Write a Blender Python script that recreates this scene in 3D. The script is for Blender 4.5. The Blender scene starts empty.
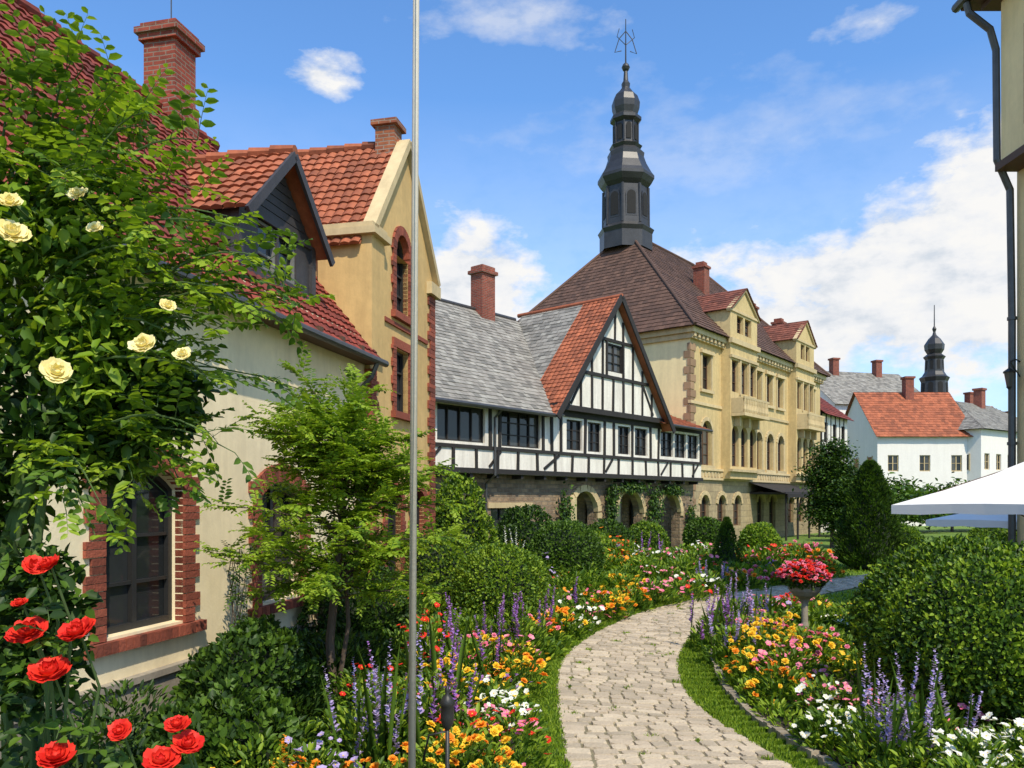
import bpy, math, random
import numpy as np
from mathutils import Vector
rng=np.random.default_rng(7); random.seed(7)
C=bpy.context.scene.collection
# ---------------------------------------------------------------- materials
def nt(name):
    m=bpy.data.materials.new(name); m.use_nodes=True
    t=m.node_tree; b=t.nodes['Principled BSDF']; return m,t,b
def ramp(t,fac,stops):
    r=t.nodes.new('ShaderNodeValToRGB'); e=r.color_ramp.elements
    while len(e)<len(stops): e.new(.5)
    for i,(p,c) in enumerate(stops):
        e[i].position=p; e[i].color=(*c,1)
    t.links.new(fac,r.inputs[0]); return r.outputs[0]
def noise(t,vec,scale,detail=5,rough=.6):
    n=t.nodes.new('ShaderNodeTexNoise'); n.inputs['Scale'].default_value=scale
    n.inputs['Detail'].default_value=detail; n.inputs['Roughness'].default_value=rough
    if vec: t.links.new(vec,n.inputs['Vector'])
    return n.outputs['Fac']
def mixc(t,f,a,b,mode='MIX'):
    n=t.nodes.new('ShaderNodeMix'); n.data_type='RGBA'; n.blend_type=mode
    for s,v in ((n.inputs[0],f),(n.inputs[6],a),(n.inputs[7],b)):
        if isinstance(v,(int,float)): s.default_value=v
        elif isinstance(v,tuple): s.default_value=(*v,1)
        else: t.links.new(v,s)
    return n.outputs[2]
def bump(t,b,h,st,dist=.02):
    n=t.nodes.new('ShaderNodeBump'); n.inputs['Strength'].default_value=st; n.inputs['Distance'].default_value=dist
    t.links.new(h,n.inputs['Height']); t.links.new(n.outputs[0],b.inputs['Normal'])
def obj_co(t):
    return t.nodes.new('ShaderNodeTexCoord').outputs['Object']
def sc(c,k): return tuple(min(1,x*k) for x in c)
def mat(name,col,rough=.85,var=.2,scale=.7,bs=.25,bscale=25,island=.0,streak=0,metal=0,dist=.01):
    m,t,b=nt(name); co=obj_co(t)
    c=ramp(t,noise(t,co,scale,6,.65),[(.3,sc(col,1-var)),(.7,sc(col,1+var*.6))])
    c=mixc(t,.5,c,ramp(t,noise(t,co,scale*9,4),[(.35,sc(col,1-var*.8)),(.65,sc(col,1+var*.4))]))
    if streak:
        mp=t.nodes.new('ShaderNodeMapping'); mp.inputs['Scale'].default_value=(2.2,2.2,.25); t.links.new(co,mp.inputs[0])
        f=ramp(t,noise(t,mp.outputs[0],1.2,6,.7),[(.42,(0,0,0)),(.75,(1,1,1))])
        mm=t.nodes.new('ShaderNodeMath'); mm.operation='MULTIPLY'; mm.inputs[1].default_value=streak; t.links.new(f,mm.inputs[0])
        c=mixc(t,mm.outputs[0],c,sc((col[0]*.45,col[1]*.42,col[2]*.4),1))
    if island:
        g=t.nodes.new('ShaderNodeNewGeometry').outputs['Random Per Island']
        c=mixc(t,1.0,c,ramp(t,g,[(0,(1-island,)*3),(.5,(1-island*.4,1-island*.45,1-island*.45)),(1,(1,1,1))]),'MULTIPLY')
    t.links.new(c,b.inputs['Base Color']); b.inputs['Roughness'].default_value=rough; b.inputs['Metallic'].default_value=metal
    bump(t,b,noise(t,co,bscale,4),bs,dist); return m
def brick(name,c1,c2,mo,bw=.24,bh=.075,msize=.012,off=.5,bs=.6,dst=.012):
    m,t,b=nt(name); co=obj_co(t)
    s=t.nodes.new('ShaderNodeSeparateXYZ'); t.links.new(co,s.inputs[0])
    a=t.nodes.new('ShaderNodeMath'); a.operation='ADD'; t.links.new(s.outputs[0],a.inputs[0]); t.links.new(s.outputs[1],a.inputs[1])
    v=t.nodes.new('ShaderNodeCombineXYZ'); t.links.new(a.outputs[0],v.inputs[0]); t.links.new(s.outputs[2],v.inputs[1])
    nz=t.nodes.new('ShaderNodeTexNoise'); nz.inputs['Scale'].default_value=2.5; t.links.new(co,nz.inputs['Vector'])
    vm=t.nodes.new('ShaderNodeVectorMath'); vm.operation='MULTIPLY_ADD'; t.links.new(nz.outputs['Color'],vm.inputs[0]); vm.inputs[1].default_value=(msize*3,msize*3,0); t.links.new(v.outputs[0],vm.inputs[2])
    k=t.nodes.new('ShaderNodeTexBrick'); t.links.new(vm.outputs[0],k.inputs['Vector'])
    k.inputs['Scale'].default_value=1; k.inputs['Brick Width'].default_value=bw; k.inputs['Row Height'].default_value=bh
    k.inputs['Mortar Size'].default_value=msize; k.inputs['Mortar Smooth'].default_value=.3; k.offset=off
    k.inputs['Color1'].default_value=(*c1,1); k.inputs['Color2'].default_value=(*c2,1); k.inputs['Mortar'].default_value=(*mo,1)
    c=mixc(t,.6,k.outputs['Color'],ramp(t,noise(t,co,5,6),[(.3,(.4,.4,.4)),(.7,(1,1,1))]),'MULTIPLY')
    c=mixc(t,.5,c,ramp(t,noise(t,co,.6,4),[(.3,(.5,.48,.45)),(.65,(1,1,1))]),'MULTIPLY')
    t.links.new(c,b.inputs['Base Color']); b.inputs['Roughness'].default_value=.9
    iv=t.nodes.new('ShaderNodeMath'); iv.operation='SUBTRACT'; t.links.new(noise(t,co,9,4),iv.inputs[0]); t.links.new(k.outputs['Fac'],iv.inputs[1])
    bump(t,b,iv.outputs[0],bs,dst); return m
def leafmat(name,a,b2,tr=.35,rough=.5):
    m,t,b=nt(name)
    g=t.nodes.new('ShaderNodeNewGeometry').outputs['Random Per Island']
    c=ramp(t,g,[(0,a),(1,b2)])
    t.links.new(c,b.inputs['Base Color']); b.inputs['Roughness'].default_value=rough
    b.inputs['Specular IOR Level'].default_value=.3
    tl=t.nodes.new('ShaderNodeBsdfTranslucent')
    c2=mixc(t,1.0,c,(1.0,1.0,.5),'MULTIPLY'); t.links.new(c2,tl.inputs[0])
    ms=t.nodes.new('ShaderNodeMixShader'); ms.inputs[0].default_value=tr
    t.links.new(b.outputs[0],ms.inputs[1]); t.links.new(tl.outputs[0],ms.inputs[2])
    t.links.new(ms.outputs[0],t.nodes['Material Output'].inputs['Surface']); return m
def petal(name,a,b2): return leafmat(name,a,b2,.25,.6)
cream=mat('cream_stucco',(.86,.73,.48),streak=.38,var=.12)
cream2=mat('ochre_stucco',(.62,.42,.17),streak=.45)
pale=mat('pale_yellow_stucco',(.84,.70,.38),streak=.3,var=.1)
pale2=mat('warm_yellow_stucco',(.88,.68,.34),streak=.3,var=.1)
facade=mat('sandstone_facade',(.60,.455,.215),streak=.55,var=.25)
trimst=mat('sandstone_trim',(.62,.49,.27),streak=.35,island=.25)
white=mat('white_plaster',(.80,.76,.67),streak=.6,var=.18,scale=1.3)
whitef=mat('far_white_plaster',(.76,.73,.68),streak=.15,var=.08)
redbr=brick('red_brick',(.38,.07,.035),(.24,.045,.025),(.28,.19,.14))
redbr2=brick('orange_brick',(.40,.13,.05),(.28,.08,.04),(.33,.25,.19))
quoin=mat('red_brick_block',(.34,.085,.045),island=.6,bs=.6,bscale=30,var=.35,scale=3,dist=.02)
stonew=brick('rubble_stone',(.44,.31,.19),(.22,.15,.10),(.29,.23,.16),.36,.17,.022,bs=1,dst=.04)
stonel=brick('ashlar_stone',(.54,.43,.25),(.43,.34,.2),(.3,.24,.16),.8,.36,.012)
plinth=mat('plinth_stone',(.33,.29,.23),var=.35,streak=.5,scale=2)
wood=mat('black_timber',(.024,.02,.018),rough=.75,var=.5,bs=.6,bscale=50,island=.3,scale=3)
woodd=mat('dark_slate_boards',(.05,.046,.05),rough=.6,var=.35,streak=.3,bs=.5)
woodb=mat('brown_wood',(.10,.05,.025),rough=.7)
tile_r=mat('red_clay_tiles',(.27,.045,.026),island=.55,var=.45,bs=.3,rough=.8,streak=.5,scale=1.1)
tile_o=mat('orange_clay_tiles',(.44,.13,.055),island=.5,var=.4,bs=.3,rough=.8,streak=.5,scale=1.1)
tile_m=mat('red_brown_tiles',(.26,.085,.05),island=.5,var=.35,bs=.3,rough=.8,streak=.4)
tile_b=mat('brown_clay_tiles',(.14,.075,.05),island=.45,var=.4,bs=.3,rough=.8,streak=.35,scale=.5)
slate=mat('grey_slate_tiles',(.35,.335,.29),island=.5,var=.35,bs=.3,rough=.7,streak=.5)
metal=mat('weathered_metal',(.10,.10,.10),rough=.45,metal=.6,var=.3)
spire_m=mat('dark_lead_cladding',(.045,.045,.047),rough=.42,metal=.3,var=.5,scale=2,bs=.4,streak=.3)
polem=mat('galvanised_pole',(.52,.48,.40),rough=.5,var=.15)
blackm=mat('black_paint',(.02,.02,.02),rough=.5)
canvas=mat('white_canvas',(.84,.82,.78),rough=.8,var=.04,bs=.1)
grass_g=mat('grass_ground',(.13,.22,.025),var=.4,scale=.5,bs=.8,bscale=60,dist=.03)
soil=mat('garden_soil',(.045,.034,.02),var=.4,bs=.8,dist=.03)
sand=mat('path_joint_sand',(.22,.19,.11),var=.45,scale=3,bs=.5)
paver=mat('path_paving_stone',(.58,.48,.34),island=.36,var=.22,scale=5,bs=.9,bscale=28,rough=.85,dist=.02)
bark=mat('tree_bark',(.10,.07,.05),var=.4,bs=.8,bscale=40)
stem_m=mat('green_stem',(.07,.12,.03),var=.3)
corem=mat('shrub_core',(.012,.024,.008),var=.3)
interior=mat('dark_interior',(.012,.011,.01),var=.3)
def glassmat():
    m,t,b=nt('window_glass'); co=obj_co(t)
    g=t.nodes.new('ShaderNodeNewGeometry').outputs['Random Per Island']
    t.links.new(ramp(t,g,[(0,(.008,.01,.012)),(.6,(.03,.033,.035)),(1,(.10,.10,.09))]),b.inputs['Base Color'])
    b.inputs['Roughness'].default_value=.07; b.inputs['Specular IOR Level'].default_value=.45
    bump(t,b,noise(t,co,1.6,2),.15,.06); return m
glass=glassmat()
G_mid=leafmat('leaf_mid',(.05,.115,.010),(.125,.225,.025),.36)
G_dark=leafmat('leaf_dark',(.016,.042,.008),(.042,.09,.015),.25)
G_lime=leafmat('leaf_lime',(.18,.31,.018),(.34,.46,.04),.42)
G_silver=leafmat('leaf_silver',(.10,.15,.08),(.16,.21,.12))
F_yel=petal('petal_yellow',(.85,.48,.02),(.9,.66,.05)); F_or=petal('petal_orange',(.84,.23,.012),(.9,.42,.03))
F_pink=petal('petal_pink',(.78,.10,.26),(.88,.38,.46)); F_pur=petal('petal_purple',(.27,.10,.42),(.48,.26,.62))
F_wh=petal('petal_white',(.74,.74,.66),(.87,.87,.82)); F_red=petal('petal_red',(.62,.015,.012),(.84,.05,.025))
F_lil=petal('petal_lilac',(.36,.28,.58),(.54,.44,.72))
F_cream=petal('petal_cream',(.86,.72,.28),(.92,.84,.5))
FM=[G_mid,G_dark,G_lime,F_yel,F_or,F_pink,F_pur,F_wh,F_red,F_lil,G_silver]
MID,DARK,LIME,YEL,ORA,PINK,PUR,WHI,RED,LIL,SIL=range(11)
# ---------------------------------------------------------------- mesh builder
class MB:
    def __init__(s): s.v=[];s.f=[];s.m=[]
    def add(s,vs,fs,m=0):
        o=len(s.v); s.v+=[tuple(v) for v in vs]; s.f+=[tuple(i+o for i in f) for f in fs]; s.m+=[m]*len(fs)
    def box(s,x0,x1,y0,y1,z0,z1,m=0):
        s.add([(x0,y0,z0),(x1,y0,z0),(x1,y1,z0),(x0,y1,z0),(x0,y0,z1),(x1,y0,z1),(x1,y1,z1),(x0,y1,z1)],
              [(0,3,2,1),(4,5,6,7),(0,1,5,4),(1,2,6,5),(2,3,7,6),(3,0,4,7)],m)
    def poly(s,p,m=0): s.add(p,[tuple(range(len(p)))],m)
    def prism(s,p,y0,y1,m=0):
        n=len(p); s.add([(x,y0,z) for x,z in p]+[(x,y1,z) for x,z in p],
            [tuple(range(n)),tuple(range(2*n-1,n-1,-1))]+[(i,(i+1)%n,(i+1)%n+n,i+n) for i in range(n)],m)
    def beam(s,a,b,w,y0,y1,m=0):
        dx,dz=b[0]-a[0],b[1]-a[1]; l=math.hypot(dx,dz); nx,nz=-dz/l*w/2,dx/l*w/2
        s.prism([(a[0]-nx,a[1]-nz),(b[0]-nx,b[1]-nz),(b[0]+nx,b[1]+nz),(a[0]+nx,a[1]+nz)],y0,y1,m)
    def tube(s,pts,rad,n=8,m=0,cap=True):
        pts=[Vector(p) for p in pts]
        if not hasattr(rad,'__len__'): rad=[rad]*len(pts)
        vs=[];fs=[]
        for i,p in enumerate(pts):
            t=(pts[min(i+1,len(pts)-1)]-pts[max(i-1,0)]).normalized()
            a=Vector((1,0,0)) if abs(t.x)<.8 else Vector((0,1,0))
            u=t.cross(a).normalized(); w=t.cross(u)
            for k in range(n):
                an=2*math.pi*k/n; vs.append(p+(u*math.cos(an)+w*math.sin(an))*rad[i])
        for i in range(len(pts)-1):
            for k in range(n): fs.append((i*n+k,i*n+(k+1)%n,(i+1)*n+(k+1)%n,(i+1)*n+k))
        if cap: fs+= [tuple(range(n-1,-1,-1)),tuple(range((len(pts)-1)*n,len(pts)*n))]
        s.add(vs,fs,m)
    def lathe(s,prof,cx,cy,n=16,m=0,ph=0):
        vs=[];fs=[]
        for r,z in prof:
            for k in range(n):
                a=2*math.pi*(k+ph)/n; vs.append((cx+r*math.cos(a),cy+r*math.sin(a),z))
        for i in range(len(prof)-1):
            for k in range(n): fs.append((i*n+k,i*n+(k+1)%n,(i+1)*n+(k+1)%n,(i+1)*n+k))
        fs.append(tuple(range((len(prof)-1)*n,len(prof)*n))); s.add(vs,fs,m)
    def obj(s,name,mats,parent=None,smooth=False):
        me=bpy.data.meshes.new(name); me.from_pydata(s.v,[],s.f)
        for m in mats: me.materials.append(m)
        me.polygons.foreach_set('material_index',s.m)
        if smooth: me.polygons.foreach_set('use_smooth',[True]*len(s.f))
        me.update(); o=bpy.data.objects.new(name,me); C.objects.link(o); o.parent=parent; return o
def empty(name,loc=(0,0,0),rot=0):
    e=bpy.data.objects.new(name,None); e.location=loc; e.rotation_euler=(0,0,rot); e.empty_display_size=.5; C.objects.link(e); return e
def arc(a,b,z,rise,n=10):
    out=[]; w=(b-a)/2
    if rise<=.001: return [(a,z),(b,z)]
    R=(w*w+rise*rise)/(2*rise); cz=z+rise-R; th=math.asin(min(1,w/R))
    if rise>w: th=math.pi-th
    for i in range(n+1):
        t=-th+2*th*i/n; out.append(((a+b)/2+R*math.sin(t),cz+R*math.cos(t)))
    return out
def wall(mb,x0,x1,z0,z1,ops,y=0,dep=.2,m=0):
    xs=sorted(set([x0,x1]+[o[0] for o in ops]+[o[1] for o in ops])); zs=sorted(set([z0,z1]+[o[2] for o in ops]+[o[3]+o[4] for o in ops]))
    for i in range(len(xs)-1):
        for j in range(len(zs)-1):
            cx,cz=(xs[i]+xs[i+1])/2,(zs[j]+zs[j+1])/2
            if any(o[0]<cx<o[1] and o[2]<cz<o[3]+o[4] for o in ops): continue
            mb.poly([(xs[i],y,zs[j]),(xs[i+1],y,zs[j]),(xs[i+1],y,zs[j+1]),(xs[i],y,zs[j+1])],m)
    for a,b,c,d,r in ops:
        mb.poly([(a,y,c),(b,y,c),(b,y+dep,c),(a,y+dep,c)],m)
        mb.poly([(a,y,c),(a,y+dep,c),(a,y+dep,d),(a,y,d)],m); mb.poly([(b,y,c),(b,y,d),(b,y+dep,d),(b,y+dep,c)],m)
        p=arc(a,b,d,r)
        for i in range(len(p)-1):
            (xa,za),(xb,zb)=p[i],p[i+1]
            mb.poly([(xa,y,za),(xa,y+dep,za),(xb,y+dep,zb),(xb,y,zb)],m)
            if r>.001: mb.poly([(xa,y,za),(xb,y,zb),(xb,y,d+r),(xa,y,d+r)],m)
def window(mb,o,y=0,dep=.18,nx=2,nz=2,fw=.06,fm=0,gm=1):
    a,b,c,d,r=o; g=y+dep
    for i in range(nx):
        xa=a+(b-a)*i/nx; xb=a+(b-a)*(i+1)/nx
        mb.poly([(xa,g,c),(xb,g,c),(xb,g+.004*(i%2),d+r),(xa,g,d+r)],gm)
    f0,f1=g-.06,g-.006
    mb.box(a,a+fw,f0,f1,c,d+r,fm); mb.box(b-fw,b,f0,f1,c,d+r,fm)
    mb.box(a+fw,b-fw,f0,f1,c,c+fw,fm)
    if r<.01: mb.box(a+fw,b-fw,f0,f1,d-fw,d,fm)
    else:
        p=arc(a,b,d,r)
        for i in range(len(p)-1): mb.beam(p[i],p[i+1],fw*1.6,f0,f1+.003,fm)
    for i in range(1,nx):
        x=a+(b-a)*i/nx; mb.box(x-fw*.5,x+fw*.5,f0+.003,f1,c+fw,d+r-(fw if r<.01 else .01),fm)
    for j in range(1,nz):
        z=c+(d-c)*j/nz
        for i in range(nx):
            xa=a+(b-a)*i/nx+fw*.5; xb=a+(b-a)*(i+1)/nx-fw*.5
            mb.box(xa,xb,f0+.012,f1-.004,z-.018,z+.018,fm)
def tiles(mb,P0,U,V,poly,tw,th,curve=0,m=0,h=.04):
    P0=Vector(P0);U=Vector(U).normalized();V=Vector(V).normalized();N=U.cross(V)
    if N.z<0: N=-N
    mb.poly([P0+U*x+V*v-N*.01 for x,v in poly],m)
    vmax=max(p[1] for p in poly); vmin=min(p[1] for p in poly)
    rows=int(math.ceil((vmax-vmin)/th)); sg=4 if curve else 1
    for j in range(rows):
        v=vmin+j*th; vm=min(v+th*.5,vmax-1e-4)
        xi=[]
        for k in range(len(poly)):
            (xa,va),(xb,vb)=poly[k],poly[(k+1)%len(poly)]
            if (va-vm)*(vb-vm)<0: xi.append(xa+(xb-xa)*(vm-va)/(vb-va))
        if len(xi)<2: continue
        xa,xb=min(xi),max(xi); v2=min(v+th*1.12,vmax)
        x=xa-(tw*.5 if (j%2 and not curve) else 0)
        while x<xb-1e-4:
            a=max(x,xa)+.004; b=min(x+tw,xb)-.004
            if b-a>.02:
                hj=random.uniform(-.008,.01); vs=[]
                dv=random.uniform(-.014,.014)
                for i in range(sg+1):
                    f=i/sg; xx=a+(b-a)*f
                    ch=curve*math.sin(f*math.pi) if curve else 0
                    vs+= [P0+U*xx+V*(v+dv)+N*0.0, P0+U*xx+V*(v+dv)+N*(h+hj+ch), P0+U*xx+V*v2+N*(.006+ch)]
                fs=[]
                for i in range(sg):
                    o=i*3; fs+=[(o,o+3,o+4,o+1),(o+1,o+4,o+5,o+2)]
                mb.add(vs,fs,m)
            x+=tw
# ---------------------------------------------------------------- leaves
def nrm(a): return a/np.maximum(np.linalg.norm(a,axis=-1,keepdims=True),1e-6)
def ru(n): return nrm(rng.normal(size=(n,3)))
class LF:
    def __init__(s): s.V=[];s.M=[]
    def add(s,P,D,N,L,W,m=0,fold=.18,droop=.12):
        P=np.atleast_2d(P).astype(float); n=len(P)
        D=nrm(np.broadcast_to(D,(n,3)).astype(float)); N=np.broadcast_to(N,(n,3)).astype(float)
        S=nrm(np.cross(D,N)+1e-5); N=np.cross(S,D)
        L=np.broadcast_to(L,(n,)).reshape(n,1); W=np.broadcast_to(W,(n,)).reshape(n,1)
        a=P+.3*L*D; c=P+.7*L*D-N*L*droop*.4
        v=np.stack([P,a+.5*W*S+fold*W*N,c+.42*W*S+fold*W*N,P+L*D-N*L*droop,c-.42*W*S+fold*W*N,a-.5*W*S+fold*W*N],1)
        s.V.append(v); s.M.append(np.broadcast_to(m,(n,)).astype(np.int32))
    def obj(s,name,mats,parent=None):
        V=np.concatenate(s.V); M=np.concatenate(s.M); n=len(V)
        me=bpy.data.meshes.new(name); me.vertices.add(n*6); me.vertices.foreach_set('co',V.reshape(-1).astype(np.float32))
        base=(np.arange(n)*6)[:,None]+np.array([0,1,2,3,0,3,4,5])[None,:]
        me.loops.add(n*8); me.loops.foreach_set('vertex_index',base.reshape(-1).astype(np.int32))
        me.polygons.add(n*2); me.polygons.foreach_set('loop_start',(np.arange(n*2)*4).astype(np.int32))
        for m in mats: me.materials.append(m)
        me.polygons.foreach_set('material_index',np.repeat(M,2).astype(np.int32))
        me.update(calc_edges=True); me.validate()
        o=bpy.data.objects.new(name,me); C.objects.link(o); o.parent=parent; return o
def lumps(d,seed,f=3.0):
    r=np.random.default_rng(seed); out=0
    for k in range(5):
        w=r.normal(size=3)*f*(1+k*.5); out=out+np.sin(d@w+r.uniform(0,6))/(1+k*.5)
    return out/2.5
def shell(lf,c,rad,n,L,m,seed=1,amp=.12,zmin=-1.,thick=.12,asp=.55,up=.3,f=3.0):
    d=ru(int(n)); d=d[d[:,2]>zmin]; k=len(d)
    r=1+amp*lumps(d,seed,f)-thick*rng.random(k)**1.5
    fz=rng.random(k)<.06; r=np.where(fz,r+rng.random(k)*.1,r)
    P=np.array(c)+d*np.array(rad)*r[:,None]
    D=nrm(d+ru(k)*.9+np.array([0,0,up])); N=nrm(d+ru(k)*.5)
    l=L*rng.uniform(.7,1.25,k); mm=m if not isinstance(m,(list,tuple)) else rng.choice(m,k)
    pt=lumps(d,seed+7,6)>.25
    if isinstance(m,(list,tuple)): mm=np.where(pt&(rng.random(k)<.5),m[-1],mm)
    lf.add(P,D,N,l,l*asp,mm)
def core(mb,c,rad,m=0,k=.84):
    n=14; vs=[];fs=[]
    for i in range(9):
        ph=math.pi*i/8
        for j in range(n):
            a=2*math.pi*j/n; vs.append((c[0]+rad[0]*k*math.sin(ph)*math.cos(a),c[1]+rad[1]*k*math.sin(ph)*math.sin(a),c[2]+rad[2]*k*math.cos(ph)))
    for i in range(8):
        for j in range(n): fs.append((i*n+j,i*n+(j+1)%n,(i+1)*n+(j+1)%n,(i+1)*n+j))
    mb.add(vs,fs,m)
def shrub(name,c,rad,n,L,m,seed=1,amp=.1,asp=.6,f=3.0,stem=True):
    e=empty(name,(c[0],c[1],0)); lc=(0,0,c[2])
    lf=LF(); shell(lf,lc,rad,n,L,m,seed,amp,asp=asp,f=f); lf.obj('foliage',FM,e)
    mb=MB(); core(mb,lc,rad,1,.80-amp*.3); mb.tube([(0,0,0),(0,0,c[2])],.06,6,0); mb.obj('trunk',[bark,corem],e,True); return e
def heads(lf,Cn,r,m,k=6,full=False):
    n=len(Cn); r=r*rng.uniform(.55,1.25,n); ax=nrm(np.array([0,-.3,1.])+ru(n)*.6)
    u=nrm(np.cross(ax,ru(n))); w=np.cross(ax,u)
    for lay,(el,sc_) in enumerate([(.25,1),(.9,.8),(2.2,.6)] if full else [(.35,1)]):
        for i in range(k):
            a=2*math.pi*i/k+lay*.5
            D=u*math.cos(a)+w*math.sin(a)+ax*el+ru(n)*.15
            lf.add(Cn,D,ax,r*sc_,r*sc_*(.9 if k<8 else .6),m,fold=.08)
    if not full: lf.add(Cn+ax*.004-u*r[:,None]*.15,u,ax,r*.32,r*.32,YEL)
def spikes(lf,B,h,m,np_=30,pl=.035):
    n=len(B); hh=h*rng.uniform(.5,1.2,n); lean=ru(n)*.2; lean[:,2]=1
    lf.add(B,lean,ru(n),hh,.014,MID)
    for i in range(np_):
        t=.45+.55*i/np_; a=rng.uniform(0,6.283,n)
        D=np.stack([np.cos(a),np.sin(a),np.full(n,.7)],1)
        s=pl*(1.3-.8*(t-.45)/.55)
        lf.add(B+lean*(hh*t)[:,None],D,np.array([0,0,1.]),s,s*.9,m)
def clump(lf,x,y,r,h,kind,col,g=MID,dens=1.0,fd=1.0):
    d=max(y,5); L=.045+.0035*d
    n=int(max(30,2900*r*r*dens*(.075/L)**2))
    a=rng.uniform(0,6.283,n); q=np.sqrt(rng.random(n)); z=h*.95*np.sqrt(np.maximum(0,1-q**2.5))*rng.random(n)**.45
    P=np.stack([x+r*q*np.cos(a),y+r*q*np.sin(a),z],1)
    D=np.stack([np.cos(a)*.7,np.sin(a)*.7,rng.uniform(.2,1.6,n)],1)+ru(n)*.4
    l=L*rng.uniform(.7,1.6,n); mm=rng.choice([g,g,MID,LIME,LIME] if g!=DARK else [DARK,DARK,MID],n)
    lf.add(P,D,np.array([0,0,1.])+ru(n)*.5,l,l*.36,mm)
    if kind is None: return
    def top(nn,k=1.):
        a=rng.uniform(0,6.283,nn); q=np.sqrt(rng.random(nn)); zz=h*np.sqrt(np.maximum(.05,1-q**2.5*.8))*rng.uniform(.72,1.16,nn)*k
        return np.stack([x+r*1.15*q*np.cos(a),y+r*1.15*q*np.sin(a),zz],1)
    fr=.026+.0019*d
    cols=col if isinstance(col,(list,tuple)) else [col]
    for cc in cols:
        if kind=='spike':
            nn=int(62*r*r*(9/(d+3))*fd)+3; B=top(nn,.0); spikes(lf,B,h*1.45,cc,pl=.03+.0019*d)
        else:
            nn=int(180*fd*r*r*(.046/fr)**2*dens/len(cols))+4; T=top(nn)
            heads(lf,T,fr*(1.15 if kind=='full' else 1),cc,7 if kind=='full' else 6,kind=='full')
def spray(lf,mb,p0,p1,arch,nl,L,m,w=.42,rad=.006):
    p0=np.array(p0,float);p1=np.array(p1,float); mid=(p0+p1)/2+np.array([0,0,arch])
    t=np.linspace(0,1,5)[:,None]; pts=(1-t)**2*p0+2*t*(1-t)*mid+t*t*p1
    if mb is not None: mb.tube([tuple(p) for p in pts],[rad*(1-.75*i/4) for i in range(5)],4,0,False)
    t=np.linspace(.18,1,nl)[:,None]; Q=(1-t)**2*p0+2*t*(1-t)*mid+t*t*p1
    T=nrm(2*(1-t)*(mid-p0)+2*t*(p1-mid)); S=nrm(np.cross(T,[0,0,1.])+1e-4); sg=np.where(np.arange(nl)%2==0,1,-1)[:,None]
    D=T*.55+S*sg+ru(nl)*.25+np.array([0,0,-.12]); N=np.cross(S,T)+ru(nl)*.3; N=np.where(N[:,2:3]<0,-N,N)
    l=L*(1.15-.5*t[:,0])*rng.uniform(.8,1.15,nl)
    lf.add(Q,D,N,l,l*w,m)
# ---------------------------------------------------------------- ground, path
mb=MB(); mb.poly([(-400,-60,0),(500,-60,0),(500,900,0),(-400,900,0)]); mb.obj('ground',[grass_g])
Lp=[(.42,1),(.44,3),(.46,5),(.49,7.2),(.53,9.4),(.66,11.3),(1.0,12.9),(1.7,14.8),(2.9,17.2),(4.7,19.5),(7.0,21.8),(9.5,24),(12,26),(16,28.3),(22,31)]
Rp=[(3.4,1),(3.15,3),(2.85,5),(2.50,7.2),(2.17,9.1),(2.27,10.7),(2.6,12.3),(3.2,14.0),(4.3,16.0),(5.7,17.9),(7.6,20.0),(9.9,22.2),(12.5,24.1),(16.4,26.2),(22.5,28.6)]
def cat(P,t):
    n=len(P)-1; i=min(int(t),n-1); f=t-i
    p=[np.array(P[max(0,min(n,k))],float) for k in (i-1,i,i+1,i+2)]
    return .5*((2*p[1])+(-p[0]+p[2])*f+(2*p[0]-5*p[1]+4*p[2]-p[3])*f*f+(-p[0]+3*p[1]-3*p[2]+p[3])*f**3)
T=[0.]; tt=0; last=(cat(Lp,0)+cat(Rp,0))/2; acc=0; nxt=.14
while tt<len(Lp)-1-.002:
    tt+=.002; c=(cat(Lp,tt)+cat(Rp,tt))/2; acc+=np.linalg.norm(c-last); last=c
    if acc>=nxt: T.append(tt); acc=0; nxt=random.uniform(.11,.18)
pe=empty('garden_path'); mb=MB(); N=len(T)
for i in range(N-1):
    a,b,c,d=cat(Lp,T[i]),cat(Rp,T[i]),cat(Rp,T[i+1]),cat(Lp,T[i+1])
    mb.poly([(*a,.016),(*b,.016),(*c,.016),(*d,.016)])
mb.obj('joint_bed',[sand],pe)
mb=MB(); tuft=[]
ph=rng.uniform(0,6,8)
def edge(t,u):
    a,b=cat(Lp,t),cat(Rp,t); p=a+(b-a)*u; 
    w=.035*math.sin(u*5+t*9+ph[0])+.025*math.sin(u*11-t*17+ph[1])
    f=(cat(Lp,min(t+.05,len(Lp)-1.01))-a); f=f/(np.linalg.norm(f)+1e-6); return p+f*w
for i in range(N-1):
    w=np.linalg.norm(cat(Rp,T[i])-cat(Lp,T[i])); k=max(4,int(w/.205)); us=np.cumsum(np.r_[0,rng.uniform(.55,1.5,k)]); us/=us[-1]
    us=us+rng.uniform(-.012,.012)
    for j in range(k):
        u0,u1=us[j],us[j+1]; g=.05
        if random.random()<.02: tuft.append(edge((T[i]+T[i+1])/2,(u0+u1)/2)); continue
        if random.random()<.035: tuft.append(edge(T[i],u0))
        cs=[edge(T[i],u0),edge(T[i],u1),edge(T[i+1],u1),edge(T[i+1],u0)]; ce=sum(cs)/4; z=.034+random.uniform(-.007,.007)
        top=[];bot=[]
        for q in range(4):
            p=cs[q]; pn=cs[(q+1)%4]; pp=cs[q-1]
            for o_ in (pp,pn):
                e=p+(o_-p)*random.uniform(.08,.24); e=ce+(e-ce)*(1-g*random.uniform(.7,2.2)); top.append((*(ce+(e-ce)*.93),z+random.uniform(-.004,.003))); bot.append((*e,.012))
        mb.add(top+bot,[tuple(range(8))]+[(q,(q+1)%8,(q+1)%8+8,q+8) for q in range(8)])
mb.obj('paving_stones',[paver],pe)
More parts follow.
